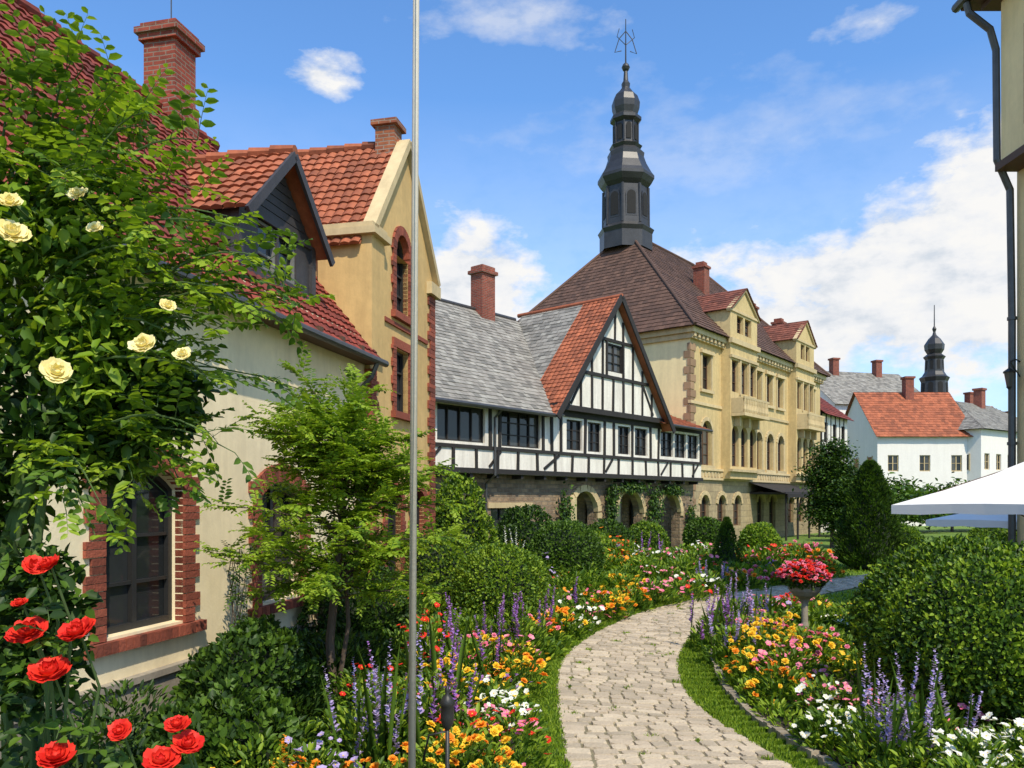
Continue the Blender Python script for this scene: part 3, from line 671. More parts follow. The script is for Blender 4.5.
sx_,sy_=ra+.1,ry+.25
mb=MB(); mb.lathe([(r*kz*.98,Zy(y)) for r,y in prof],sx_,sy_,8,0,.5)
for k in range(8):
    a=math.pi/4*k; ca,sa=math.cos(a),math.sin(a)
    a2=a+math.pi/8; ca2,sa2=math.cos(a2),math.sin(a2)
    mb.tube([(sx_+1.44*ca2,sy_+1.44*sa2,Zy(228)),(sx_+1.42*ca2,sy_+1.42*sa2,Zy(190))],.1,6)
    mb.tube([(sx_+.78*ca2,sy_+.78*sa2,Zy(144)),(sx_+.78*ca2,sy_+.78*sa2,Zy(124))],.06,6)
    def panel(r,w,z0_,z1_,m):
        p=arc(-w,w,z1_-w,w*.99,8); pts=[(-w,z0_)]+p+[(w,z0_)]
        vs=[(sx_+r*ca-x*sa,sy_+r*sa+x*ca,z) for x,z in pts]; mb.poly(vs,m)
    panel(1.375,.36,Zy(222),Zy(195),0); panel(1.40,.27,Zy(220),Zy(197),1); panel(.76,.16,Zy(142),Zy(126),1)
mb.lathe([(.02,Zy(72)),(.2,Zy(69)),(.27,Zy(66.5)),(.2,Zy(64)),(.02,Zy(61))],sx_,sy_,12)
mb.tube([(sx_,sy_,Zy(70)),(sx_,sy_,Zy(18))],[.06,.03],6)
for s in (-1,1):
    mb.tube([(sx_,sy_,Zy(30)),(sx_+s*.3,sy_-s*.3,Zy(38)),(sx_+s*.5,sy_-s*.5,Zy(52)),(sx_+s*.2,sy_-s*.2,Zy(50))],.03,5)
    mb.tube([(sx_,sy_,Zy(44)),(sx_+s*.4,sy_-s*.4,Zy(36)),(sx_+s*.3,sy_-s*.3,Zy(28))],.025,5)
mb.obj('spire',[spire_m,interior],e)
# ---------------------------------------------------------------- generic far houses
def house(name,loc,rot,L,D,eh,rh,wm,rm,rows=2,cols=4,timber=False,chim=0,hip=False,gw=True):
    e=empty(name,loc,rot); mb=MB(); ops=[]
    for r in range(rows):
        z=.9+r*(eh-.3)/rows
        for c in range(cols):
            x=(c+.5)*L/cols; ops.append((x-.5,x+.5,z,z+1.5,0))
    wall(mb,0,L,0,eh,ops,dep=.2)
    g=[(0,0,0),(0,D,0),(0,D,eh)]+([] if hip else [(0,D/2,rh)])+[(0,0,eh)]
    mb.poly(g); mb.poly([(L,p[1],p[2]) for p in g]); mb.poly([(0,D,0),(L,D,0),(L,D,eh),(0,D,eh)])
    mb.obj('walls',[wm],e)
    mb=MB()
    for o in ops: window(mb,o,0,.16,2,2,.08)
    if gw:
        for r in range(rows):
            for c in range(3):
                y=(c+.5)*D/3; z=.9+r*(eh-.3)/rows; mb.box(-.03,.02,y-.45,y+.45,z,z+1.4,1); mb.box(-.06,.01,y-.55,y-.45,z-.1,z+1.5,0); mb.box(-.06,.01,y+.45,y+.55,z-.1,z+1.5,0)
    mb.obj('windows',[wood if timber else trimst,glass],e)
    mb=MB(); o=.45; t=(rh-eh)/(D/2)
    if hip:
        hl=D/2; A=(-o,-o,eh);B=(L+o,-o,eh);Cc=(L+o,D+o,eh);Dd=(-o,D+o,eh);R0=(hl,D/2,rh);R1=(L-hl,D/2,rh)
        hipside(mb,A,B,R1,R0);hipside(mb,Dd,A,R0,R0);hipside(mb,B,Cc,R1,R1);hipside(mb,Cc,Dd,R0,R1)
    else:
        s2=math.hypot(1,t); LL=(D/2+o)*s2
        tiles(mb,(-.3,-o,eh-o*t+.05),(1,0,0),(0,1/s2,t/s2),[(0,0),(L+.6,0),(L+.6,LL),(0,LL)],.36,.36,0)
        tiles(mb,(-.3,D+o,eh-o*t+.05),(1,0,0),(0,-1/s2,t/s2),[(0,0),(L+.6,0),(L+.6,LL),(0,LL)],.36,.36,0)
    mb.obj('roof',[rm],e)
    if timber:
        mb=MB(); 
        for x in np.arange(0,L+.1,1.1): mb.box(x-.07,x+.07,-.04,.03,eh*.45,eh)
        for z in (eh*.45,eh*.7,eh-.2): mb.box(0,L,-.05,.03,z,z+.16)
        mb.obj('timber_frame',[wood],e)
    if chim:
        mb=MB()
        for k in range(chim):
            x=L*(k+.6)/(chim+.2); mb.box(x,x+.8,D/2-.9,D/2-.1,rh-1.2,rh+1.3); mb.box(x-.1,x+.9,D/2-1,D/2,rh+1.3,rh+1.5)
        mb.obj('chimneys',[redbr],e)
    return e
house('timbered_annex_house',(9.35+.622*21.6,42+.783*21.6,0),th4,6.5,9,9.0,12.6,white,tile_r,3,3,True,1)
house('grey_roof_house',(35.5,88,0),.25,13,12,13.2,17.6,whitef,slate,3,6,chim=2)
house('white_village_house',(33.8,74,0),0,8.8,9,8.6,12.9,whitef,tile_o,2,3,chim=1)
house('white_village_house',(42.8,73,0),math.radians(35),16,9,8.9,12.2,whitef,slate,2,7,hip=True,chim=1)
house('cream_village_house',(52.5,92,0),math.radians(20),9,9,9.5,14,cream,tile_o,2,4,chim=1)
house('cream_village_house',(61,100,0),math.radians(10),9,9,9,12.5,pale,tile_r,2,4,chim=1)
house('grey_roof_house',(26,84,0),th4,14,10,11,15.2,cream2,slate,3,6,chim=2)
e=empty('church_tower',(45.4,86,0)); kk=86/800; Zf=lambda y: 2.4+(500-y)*kk
mb=MB(); mb.lathe([(1.7,0),(1.7,Zf(398)),(1.35,Zf(396)),(1.3,Zf(382)),(1.5,Zf(378)),(1.2,Zf(376)),(.95,Zf(372)),(.9,Zf(360)),(1.1,Zf(357)),(.7,Zf(354)),(.95,Zf(350)),(1.0,Zf(345)),(.6,Zf(339)),(.2,Zf(335)),(.12,Zf(332)),(.22,Zf(329)),(.06,Zf(326)),(.04,Zf(305))],0,0,8,0,.5)
for k in range(8):
    a=math.pi/4*k; ca,sa=math.cos(a),math.sin(a)
    for r,w,z0_,z1_ in ((1.26,.25,Zf(394),Zf(384)),(.88,.16,Zf(370),Zf(361))):
        mb.poly([(r*ca-x*sa,r*sa+x*ca,z) for x,z in ((-w,z0_),(w,z0_),(w,z1_),(0,z1_+w*.6),(-w,z1_))],1)
mb.obj('onion_spire',[spire_m,interior],e)
# ---------------------------------------------------------------- B6 right house
e=empty('yellow_corner_house',(10.1,4,0),0); S=4.6; DX=6
mb=MB(); mb.poly([(0,S,0),(0,12,0),(0,12,12.4),(0,S,12.4)]); mb.poly([(0,12,0),(DX,12,0),(DX,12,12.4),(0,12,12.4)]); mb.poly([(0,S,0),(DX,S,0),(DX,S,12.4),(0,S,12.4)])
mb.box(-.38,.1,6,11.9,9.1,12.3); mb.obj('walls',[pale2],e)
mb=MB()
mb.box(-.9,.3,S-.3,12.4,12.42,12.62); mb.box(-.6,.2,S-.2,12.2,12.3,12.41); mb.box(-.46,.1,5.9,11.97,8.95,9.1); 
mb.obj('cornice',[woodb],e)
mb=MB(); 
for y in (9.0,10.6):
    for z in (1.2,4.6,9.6): 
        q=0 if z<9 else -.38
        mb.box(q-.02,.02,y-.4,y+.4,z,z+1.7,1); mb.box(q-.06,.0,y-.5,y-.4,z-.1,z+1.8,0); mb.box(q-.06,.0,y+.4,y+.5,z-.1,z+1.8,0)
mb.obj('windows',[redbr,glass],e)
mb=MB(); mb.poly([(-.9,S-.3,12.65),(-.9,12.4,12.65),(3,9,14.4),(3,S+3,14.4)]); mb.poly([(-.9,12.4,12.65),(DX,12.4,12.65),(DX,9,14.4),(3,9,14.4)]); mb.poly([(-.9,S-.3,12.65),(DX,S-.3,12.65),(DX,S+3,14.4),(3,S+3,14.4)]); mb.obj('roof',[tile_r],e)
mb=MB(); mb.tube([(-.98,S-.3,12.55),(-.98,12.45,12.5)],.09,8)
mb.tube([(-.95,12.1,12.4),(-.9,12.1,12.2),(-.55,11.98,11.8),(-.42,12.0,11.4),(-.40,12.0,9.2),(-.14,12.0,8.6),(-.10,12.0,6),(-.10,12.0,0)],.07,8)
for z in (1,3.5,6): mb.lathe([(.09,z),(.09,z+.06)],-.10,12.0,8)
mb.obj('downpipe_and_gutter',[metal],e)
e=empty('wall_lantern',(10.1,15.9,4.9)); mb=MB()
mb.tube([(0,0,.25),(-.1,0,.3),(-.2,0,.25),(-.22,0,.12)],.015,6); mb.tube([(0,0,-.05),(-.1,0,.1),(-.2,0,.25)],.012,6)
mb.lathe([(.02,.12),(.12,.05),(.12,.03)],-.22,0,6); mb.lathe([(.05,-.25),(.1,.03)],-.22,0,6,1); mb.lathe([(.02,-.3),(.06,-.25)],-.22,0,6)
mb.obj('lantern',[blackm,glass],e)
# ---------------------------------------------------------------- pole, garden lamp, parasols, urn
e=empty('flag_pole',(-.63,5,0)); mb=MB(); mb.tube([(0,0,0),(.05,0,9)],[.024,.018],12); mb.lathe([(.06,0),(.06,.06),(.03,.1)],0,0,12); mb.lathe([(.02,9),(.05,9.03),(.05,9.08),(.01,9.12)],.05,0,10)
mb.tube([(.0,-.04,1.3),(.03,-.05,3),(.05,-.03,8.9)],.003,4); mb.obj('pole',[polem],e,True)
e=empty('garden_light',(-.42,5.2,0)); mb=MB(); mb.tube([(0,0,0),(0,0,.93)],.014,8); mb.lathe([(.012,.9),(.04,.95),(.045,1.0),(.04,1.06),(.055,1.08),(.03,1.12),(.012,1.14),(.018,1.16),(.004,1.2)],0,0,12)
mb.tube([(0,0,.9),(-.12,0,.87),(-.16,0,.7)],.008,6); mb.obj('lamp_post',[blackm],e,True)
def parasol(x,y,zr_,zt_,r,rot):
    e=empty('patio_umbrella',(x,y,0),rot); mb=MB(); vs=[(0,0,zt_)]
    ring=[]
    for lev in (.33,.66,1.0):
        row=[]
        for s in range(4):
            a0=math.pi/4+s*math.pi/2; a1=a0+math.pi/2
            for j in range(6):
                f=j/6; px=(math.cos(a0)*(1-f)+math.cos(a1)*f)*r*lev; py=(math.sin(a0)*(1-f)+math.sin(a1)*f)*r*lev
                sag=.07*math.sin(f*math.pi)*lev
                row.append((px*(1-sag*.5),py*(1-sag*.5),zt_+(zr_-zt_)*lev**.93+sag*.4-.03*math.sin(math.pi*lev)))
        ring.append(row)
    for row in ring: vs+=row
    m=24; fs=[(0,1+i,1+(i+1)%m) for i in range(m)]
    for l in range(2):
        for i in range(m): fs.append((1+l*m+i,1+l*m+(i+1)%m,1+(l+1)*m+(i+1)%m,1+(l+1)*m+i))
    o=len(vs); vs+=[(p[0],p[1],p[2]-.14-.02*(i%2)) for i,p in enumerate(ring[2])]
    for i in range(m): fs.append((1+2*m+i,1+2*m+(i+1)%m,o+(i+1)%m,o+i))
    mb.add(vs,fs,0); mb.obj('canopy',[canvas],e)
    mb=MB(); mb.tube([(0,0,0),(0,0,zt_+.02)],.03,10); mb.lathe([(.3,0),(.3,.06),(.06,.1)],0,0,16); mb.lathe([(.03,zt_),(.05,zt_+.05),(.01,zt_+.12)],0,0,10)
    for s in range(4):
        a=math.pi/4+s*math.pi/2; mb.tube([(0,0,zt_-.05),(r*.98*math.cos(a),r*.98*math.sin(a),zr_-.03)],.012,5); mb.tube([(0,0,zr_-.35),(r*.5*math.cos(a),r*.5*math.sin(a),(zr_+zt_)/2-.05)],.01,5)
    mb.obj('frame',[woodb],e)
parasol(8.0,12.0,2.32,3.1,2.1,.45); parasol(11.2,17.3,1.95,2.5,2.0,.3)
UX,UY=5.05,13.8
e=empty('flower_urn',(UX,UY,0)); mb=MB()
mb.box(-.17,.17,-.17,.17,0,.1); mb.lathe([(.13,.1),(.08,.16),(.055,.3),(.055,.62),(.08,.68),(.11,.71),(.19,.76),(.26,.84),(.29,.92),(.26,.92)],0,0,16); mb.obj('urn',[plinth],e)
lf=LF(); shell(lf,(0,0,1.04),(.34,.34,.17),1500,.07,[MID,DARK],3); d=ru(300); d=d[d[:,2]>-.2]; heads(lf,d*np.array([.38,.38,.24])*rng.uniform(.85,1.2,(len(d),1))+np.array([0,0,1.08]),.04,RED,6,True)
d=ru(320); d=d[d[:,2]>-.2]; heads(lf,d*np.array([.39,.39,.25])*rng.uniform(.85,1.2,(len(d),1))+np.array([0,0,1.08]),.038,PINK,6,True); lf.obj('geraniums',FM,e)
# ---------------------------------------------------------------- shrubs
shrub('boxwood_shrub',(4.9,8.4,.98),(1.14,1.1,.95),42000,.05,[MID,MID,DARK,LIME],5,.12,f=3)
shrub('boxwood_shrub',(6.4,12.0,.6),(.8,.7,.62),9000,.055,[MID,MID,LIME],8,.12)
shrub('boxwood_ball',(-.22,14.7,.78),(.85,.85,.8),15000,.055,[MID,MID,LIME],11,.09)
shrub('boxwood_ball',(1.36,20.6,.92),(.92,.9,.93),11000,.07,[DARK,MID,MID],12,.08)
shrub('boxwood_ball',(3.6,30,.8),(.9,.8,.8),5000,.1,[MID,DARK],13,.1)
shrub('boxwood_ball',(-1.35,16.2,.8),(1.0,.9,.9),10000,.07,[DARK,MID,LIME],14,.14)
shrub('boxwood_ball',(2.5,25.5,.7),(.75,.7,.72),5000,.09,[MID,MID,LIME],21,.08)
shrub('boxwood_ball',(5.3,31.5,.75),(.8,.7,.75),4500,.1,[MID,LIME,MID],22,.1)
shrub('boxwood_ball',(8.2,34,.8),(.9,.8,.8),4500,.11,[MID,DARK,MID],23,.1)
shrub('boxwood_ball',(10.2,33,.7),(.8,.8,.7),4500,.11,[MID,LIME],24,.1)
shrub('green_shrub',(.4,24.5,1.0),(.9,.8,1.1),6000,.1,[DARK,MID,DARK],25,.2)
shrub('green_shrub',(-1.25,18.6,1.4),(.8,.8,1.45),11000,.09,[MID,DARK,LIME],15,.25)
shrub('green_shrub',(-2.4,12.3,.7),(.8,.8,.85),9000,.07,[DARK,DARK,MID],16,.25)
shrub('green_shrub',(-2.75,8.3,.45),(.65,.8,.55),7000,.08,[DARK,DARK,MID],17,.35)
shrub('green_shrub',(-2.35,6.6,.3),(.55,.6,.42),5000,.08,[DARK,MID],18,.35)
for i,(x,y,rx,h) in enumerate([(11.9,18.5,1.0,1.3),(15.2,23,1.3,1.7),(17.0,24,1.5,1.9),(19.3,24,1.6,2.0),(17,27.5,1.3,1.6),(21.5,25,1.6,2.1),(14.6,30.5,1.0,1.4)]):
    shrub('hedge_shrub',(x,y,h*.5),(rx,1.0,h*.52),6000,.1,[MID,LIME,MID],30+i,.15)
def cone_tree(name,x,y,h,r,n,L,m,seed,tr=.1,pw=.8):
    e=empty(name,(x,y,0)); lf=LF(); t=rng.random(int(n))**1.25; a=rng.uniform(0,6.283,int(n))
    env=(1-t)**pw*np.minimum(1,.55+t*5)
    rr=r*env*(1+.14*np.sin(a*5+t*14+seed)+.10*np.sin(a*9-t*23))*(1-.2*rng.random(int(n)))+.02
    P=np.stack([rr*np.cos(a),rr*np.sin(a),tr+t*(h-tr)],1)
    D=np.stack([np.cos(a),np.sin(a),np.full(len(a),.9)],1)+ru(len(a))*.6
    l=L*rng.uniform(.7,1.3,len(a)); lf.add(P,D,np.stack([np.cos(a),np.sin(a),0*a],1)+ru(len(a))*.5,l,l*.4,rng.choice(m,len(a))); lf.obj('foliage',FM,e)
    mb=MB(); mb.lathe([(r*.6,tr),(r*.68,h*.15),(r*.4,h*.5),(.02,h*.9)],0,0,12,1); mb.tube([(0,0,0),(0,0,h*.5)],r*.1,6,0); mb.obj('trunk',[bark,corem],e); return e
cone_tree('cone_topiary',6.55,24.4,1.85,.55,6000,.07,[MID,DARK,MID],1)
cone_tree('conifer_tree',12.35,27.6,3.7,1.2,16000,.12,[DARK,MID,DARK,MID],2,pw=.62)
cone_tree('conifer_tree',63,104,12,2.6,5000,.5,[DARK],3)
def tree(name,x,y,h,blobs,n,L,m,seed,trunk=.12,clr=.3,asp=.5):
    e=empty(name,(x,y,0)); lf=LF(); mb=MB(); r=np.random.default_rng(seed)
    top=(r.uniform(-.2,.2),0,h*.45); mb.tube([(0,0,0),(.04,.02,h*.2),top],[trunk,trunk*.8,trunk*.55],8)
    per=n//len(blobs)
    for (bx_,by_,bz_,br,bh_) in blobs:
        mb.tube([top,((bx_+top[0])/2,(by_)/2,(bz_+top[2])/2+.1),(bx_,by_,bz_)],[trunk*.5,trunk*.3,trunk*.1],6)
        k=max(6,int(40*br*1.0)); d=ru(k); tips=d*np.array([br,br,bh_])*(.55+.5*r.random(k))[:,None]+np.array([bx_,by_,bz_])
        for tp_ in tips[:14]: mb.tube([(bx_,by_,bz_),tuple(tp_)],[trunk*.12,.006],4,0,False)
        pk=max(4,per//k); Q=np.repeat(tips,pk,0)+rng.normal(size=(k*pk,3))*clr*np.array([1,1,.55])
        D=ru(len(Q)); D[:,2]=D[:,2]*.5-.1; l=L*rng.uniform(.7,1.3,len(Q))
        lf.add(Q,D,np.array([0,0,1.])+ru(len(Q))*.6,l,l*asp,rng.choice(m,len(Q)))
    mb.obj('trunk',[bark],e); lf.obj('foliage',FM,e); return e
tree('deciduous_tree',16.0,40,6.0,[(0,0,4.4,.8,.9),(-.7,0,3.6,.7,.9),(.7,.3,3.3,.8,.9),(0,-.6,2.8,.9,1.0),(-.6,-.3,1.8,.7,.9),(.7,-.3,1.8,.7,.9)],16000,.17,[DARK,DARK,DARK,MID],1)
tree('deciduous_tree',20.5,46,4.2,[(0,0,2.4,1.2,.9),(1.2,0,1.9,1.1,.8),(-1,0,1.8,1.1,.8)],7000,.2,[DARK,MID],2)
tree('deciduous_tree',-4.6,46,14.5,[(0,0,12.3,1.6,1.3),(1,0,11,1.6,1.4),(-1.5,0,10,2,1.6)],5000,.35,[MID,LIME],3)
for i,(x,y) in enumerate([(28,58),(33,60),(38,62),(43,63),(48,66),(54,70),(24,52)]):
    tree('deciduous_tree',x,y,4.2,[(0,0,2.5,2.1,1.1),(1.8,0,1.9,1.8,.9),(-1.8,0,1.8,1.8,.9)],3500,.35,[DARK,MID,MID],10+i,clr=.5)
# young tree in front of house
e=empty('young_locust_tree',(-2.0,9,0)); lf=LF(); mb=MB()
mb.tube([(0,0,0),(-.05,0,.8),(.02,0,1.5),(.1,.05,2.2),(.05,0,3.1)],[.06,.05,.042,.03,.015],8)
mb.tube([(.05,0,.3),(.16,0,1.0),(.1,.1,1.7)],[.03,.025,.02],6)
r=np.random.default_rng(5)
for k in range(92):
    z0=r.uniform(1.25,3.2); a=r.uniform(0,6.28); ln=r.uniform(.5,1.4)*(1.25-.24*(z0-1.2)); el=r.uniform(-.1,.65)+(z0-1.6)*.3
    p0=np.array([.06,.02,z0]); p1=p0+np.array([math.cos(a)*ln*math.cos(el),math.sin(a)*ln*.9*math.cos(el),ln*math.sin(el)*.85])
    t=np.linspace(0,1,6)[:,None]; mid=(p0+p1)/2+np.array([0,0,.12]); pts=(1-t)**2*p0+2*t*(1-t)*mid+t*t*p1
    mb.tube([tuple(p) for p in pts],[.014,.011,.009,.007,.005,.003],5,0,False)
    for q in np.linspace(.25,1,9):
        b0=(1-q)**2*p0+2*q*(1-q)*mid+q*q*p1
        for rep in range(3):
            d=(p1-p0)/np.linalg.norm(p1-p0)+r.normal(size=3)*.8; d[2]=d[2]*.55+.03; d/=np.linalg.norm(d)
            spray(lf,mb if rep==0 else None,b0,b0+d*r.uniform(.18,.36),.03,12,.082,LIME if r.random()<.88 else MID,.46,.0022)
mb.obj('trunk',[bark],e); lf.obj('foliage',FM,e)
# ---------------------------------------------------------------- roses
def rose(mb,c,r,m,tilt):
    c=Vector(c); ax=Vector(tilt).normalized(); u=ax.cross(Vector((.3,1,.2))).normalized(); w=ax.cross(u)
    for (cnt,R,thm,h0) in ((3,.26,2.1,.06),(4,.42,1.8,.02),(5,.60,1.5,-.03),(5,.80,1.2,-.06),(6,.98,.98,-.05),(5,1.1,.85,-.07)):
        off=random.uniform(0,6)
        for k in range(cnt):
            a0=off+2*math.pi*k/cnt+random.uniform(-.15,.15); hw=math.pi/cnt*1.4; vs=[];nv,nu=6,7; sc_=random.uniform(.82,1.12); p1,p2=random.uniform(0,6),random.uniform(0,6); th_=thm*random.uniform(.88,1.1)
            for i in range(nv):
                v=i/(nv-1)
                for j in range(nu):
                    s=j/(nu-1)*2-1; th=th_*v; wdt=hw*(.35+.65*math.sin(min(1,v*1.25)*math.pi/2))
                    a=a0+s*wdt*(1-.25*max(0,v-.7)*abs(s)*3); RR=R*r*sc_*(1-.12*abs(s)**3*v)
                    curl=.1*r*max(0,v-.75)*4*(1 if R>.55 else 0)
                    rf=.07*r*v*v*math.sin(s*5+p1)+.05*r*v*v*math.sin(s*9+p2)
                    rad=RR*math.sin(min(th,2.6))+curl+rf*.5; zz=RR*(1-math.cos(th))*.8+h0*r-curl*.8+rf
                    vs.append(c+u*(rad*math.cos(a))+w*(rad*math.sin(a))+ax*zz)
            fs=[(i*nu+j,i*nu+j+1,(i+1)*nu+j+1,(i+1)*nu+j) for i in range(nv-1) for j in range(nu-1)]
            mb.add(vs,fs,m)
e=empty('yellow_climbing_rose'); lf=LF(); mb=MB(); fl=MB(); r=np.random.default_rng(9)
for k in range(5):
    x=-2.2+r.uniform(-.12,.18); mb.tube([(x,3.4+r.uniform(-.1,.1),0),(x+r.uniform(-.1,.1),3.4,1.2),(x+r.uniform(-.05,.1),3.35,2.2),(-1.95+r.uniform(-.15,.2),3.3,3.1)],[.03,.026,.02,.012],7)
cen=[(-1.98,3.4,3.30,.34,.4,.42),(-2.15,3.4,2.85,.34,.4,.42),(-1.72,3.45,3.02,.30,.3,.30),(-2.15,3.4,3.60,.3,.4,.28),(-1.85,3.5,2.68,.28,.3,.24),(-2.3,3.4,2.35,.25,.3,.3),(-1.6,3.5,2.85,.25,.25,.22)]
for ci,(x,y,z,a,b,c) in enumerate(cen):
    n=1150; d=ru(n); P=np.array([x,y,z])+d*np.array([a,b,c])*(rng.random(n)**.4)[:,None]
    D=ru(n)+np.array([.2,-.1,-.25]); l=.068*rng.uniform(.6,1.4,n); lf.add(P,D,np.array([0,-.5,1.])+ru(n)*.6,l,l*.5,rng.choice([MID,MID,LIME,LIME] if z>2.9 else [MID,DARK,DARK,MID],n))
ends=[(-1.43,3.93),(-.95,3.27),(-1.10,2.92),(-1.82,4.11),(-1.08,3.47),(-1.25,2.52),(-1.29,3.68),(-1.62,4.0),(-1.2,3.1),(-1.5,3.55),(-1.38,2.72),(-1.05,3.18),(-2.0,4.0),(-1.35,3.3),(-1.55,2.45),(-1.75,2.3),(-1.9,3.85),(-1.6,3.7)]
for (x,z) in ends:
    for rep in range(4 if z<3.6 else 3):
        p1=np.array([x,3.3,z])+r.normal(size=3)*np.array([.07,.2,.07]); c=cen[r.integers(0,4)]
        p0=np.array([min(c[0]+.1,x-.2),3.4,max(2.6,min(z-.05,3.6))]); arch=.22
        t=np.linspace(0,1,7)[:,None]; mid=(p0+p1)/2+np.array([0,0,arch]); pts=(1-t)**2*p0+2*t*(1-t)*mid+t*t*p1
        mb.tube([tuple(p) for p in pts],[.008,.007,.006,.005,.004,.003,.002],5,0,False)
        for q in np.linspace(.2,1,9):
            b0=(1-q)**2*p0+2*q*(1-q)*mid+q*q*p1; T_=(p1-p0)/np.linalg.norm(p1-p0)
            d=T_*.8+r.normal(size=3)*.6; d[2]-=.1; d/=np.linalg.norm(d)
            spray(lf,mb,b0,b0+d*r.uniform(.12,.24),.02,9,.062,MID if r.random()<.4 else LIME,.5,.0018)
for (px_,pz_,rr) in ((-2.06,3.50,.062),(-2.07,3.63,.045),(-1.79,3.66,.04),(-1.52,3.04,.05),(-1.36,3.0,.035),(-1.88,2.93,.058),(-1.42,3.2,.033),(-1.72,3.52,.03)):
    y=2.98; f=y/3.3; rose(fl,(px_*f,y,2.4+(pz_-2.4)*f),rr,0,(random.uniform(-.4,.7),-.8,random.uniform(.3,1.0)))
    mb.tube([(px_*f,y+.02,2.4+(pz_-2.4)*f),(px_*f-.05,3.3,2.4+(pz_-2.4)*f-.02)],.004,5)
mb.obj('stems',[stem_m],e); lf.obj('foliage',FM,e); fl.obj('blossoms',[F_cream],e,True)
e=empty('red_rose_bush'); lf=LF(); mb=MB(); fl=MB()
rs=[(-1.57,1.97,.066),(-1.41,1.97,.062),(-1.50,1.84,.068),(-1.49,2.19,.045),(-1.58,2.18,.045),(-1.49,1.56,.068),(-1.29,1.64,.042),(-1.12,1.565,.062),(-1.06,1.60,.055),(-1.10,1.66,.045),(-1.62,2.06,.03)]
for (x,z,rr) in rs:
    y=2.6+random.uniform(-.06,.06); rose(fl,(x,y,z),rr,0,(random.uniform(-.5,.6),-.6,random.uniform(.6,1.5)))
    bx_,by_=x+random.uniform(-.15,.1)-.05,y+.25
    pts=[(bx_,by_,0),(bx_,by_-.03,z*.5),(x+.02,y+.1,z-.2),(x,y+.02,z-.01)]; mb.tube(pts,[.008,.006,.005,.0035],6)
    for k in range(10):
        t=random.uniform(.35,.93); b0=np.array([bx_+(x-bx_)*t,by_+(y-by_)*t,z*t]); d=ru(1)[0]; d[2]=abs(d[2])*.3
        spray(lf,mb,b0,b0+d*random.uniform(.12,.2),.03,7,.06,[DARK,MID][k%2],.55,.0018)
for c in ((-1.75,3.0,1.0,.35,.3,.75),(-1.45,2.9,1.0,.35,.25,.35),(-1.1,2.85,.95,.3,.2,.42),(-1.85,3.1,1.9,.2,.2,.35)):
    n=1300; d=ru(n); P=np.array(c[:3])+d*np.array(c[3:])*(rng.random(n)**.4)[:,None]; l=.06*rng.uniform(.7,1.3,n)
    lf.add(P,ru(n)+np.array([0,-.2,.1]),np.array([0,-.4,1.])+ru(n)*.6,l,l*.55,rng.choice([DARK,DARK,MID],n))
mb.obj('stems',[stem_m],e); lf.obj('foliage',FM,e); fl.obj('blossoms',[F_red],e,True)
# ---------------------------------------------------------------- flower beds
L1=LF(); cl=[
(-.42,6.3,.45,.58,'full',[YEL,YEL,ORA]),(-.1,5.9,.3,.45,'full',[YEL,ORA]),(-1.05,6.0,.3,.42,'full',ORA),(-1.5,5.9,.3,.42,'full',[ORA]),(.0,7.0,.32,.5,'d',[PINK,RED]),(-.35,7.2,.35,.5,'d',[RED,PINK]),
(-1.15,6.9,.42,.8,'spike',LIL),(-.75,7.3,.34,.85,'spike',PUR),(-.75,7.6,.3,.6,'d',[PINK]),
(-.2,8.6,.4,.45,'d',[YEL,WHI]),(-.75,8.6,.45,.65,'full',[YEL]),(.02,9.7,.38,.5,'full',[YEL,ORA]),(.0,8.0,.3,.4,'d',WHI),(-.55,9.9,.45,.7,'spike',PUR),(-1.0,9.5,.3,1.1,'d',RED),
(.05,10.9,.4,.5,'d',[PINK,YEL]),(.1,11.9,.5,.65,'spike',PUR),(-.4,11.2,.45,.5,'full',[YEL,PINK]),(.35,12.8,.4,.5,'full',[PINK,ORA]),(.8,13.8,.45,.5,'full',[ORA,YEL]),(.2,13.6,.45,.6,'spike',PUR),
(1.2,14.9,.5,.5,'d',[WHI,PINK]),(.8,15.8,.5,.6,'spike',PUR),(1.9,16.0,.5,.5,'full',[YEL,ORA]),(2.5,17.2,.5,.5,'full',[ORA,YEL]),(1.6,17.3,.5,.5,'d',[WHI,PINK]),(3.2,18.0,.6,.55,'d',PINK),(4.0,19.0,.6,.5,'d',[PINK,RED]),(2.6,18.9,.6,.6,'full',[YEL]),
(4.9,20.1,.5,.45,'d',WHI),(5.2,20.9,.5,.5,'spike',LIL),(6.2,21.4,.6,.5,'full',[PINK,ORA]),(7.3,22.6,.6,.5,'full',[YEL,PINK]),(8.4,23.6,.6,.5,'d',[PINK,WHI]),(9.5,24.8,.7,.5,'full',[ORA,RED]),(3.9,21.4,.8,.6,'d',[PINK,WHI]),(5.6,23.3,.8,.7,'d',[RED,PINK]),(8.0,25.6,.9,.9,'d',[PINK,RED]),(4.6,25.0,1.0,.8,'d',[PINK,WHI]),(2.8,23.6,.9,.7,'full',[YEL,ORA]),(6.6,27.5,1.0,.9,'d',[WHI,PINK]),(9.8,27,1.0,.9,'full',[ORA,PINK]),(.2,18.5,.6,.6,'d',[WHI]),(-.2,17,.6,.7,'d',[PINK])]
for c in cl: clump(L1,*c[:6],fd=1.3 if c[1]<13 else .9)
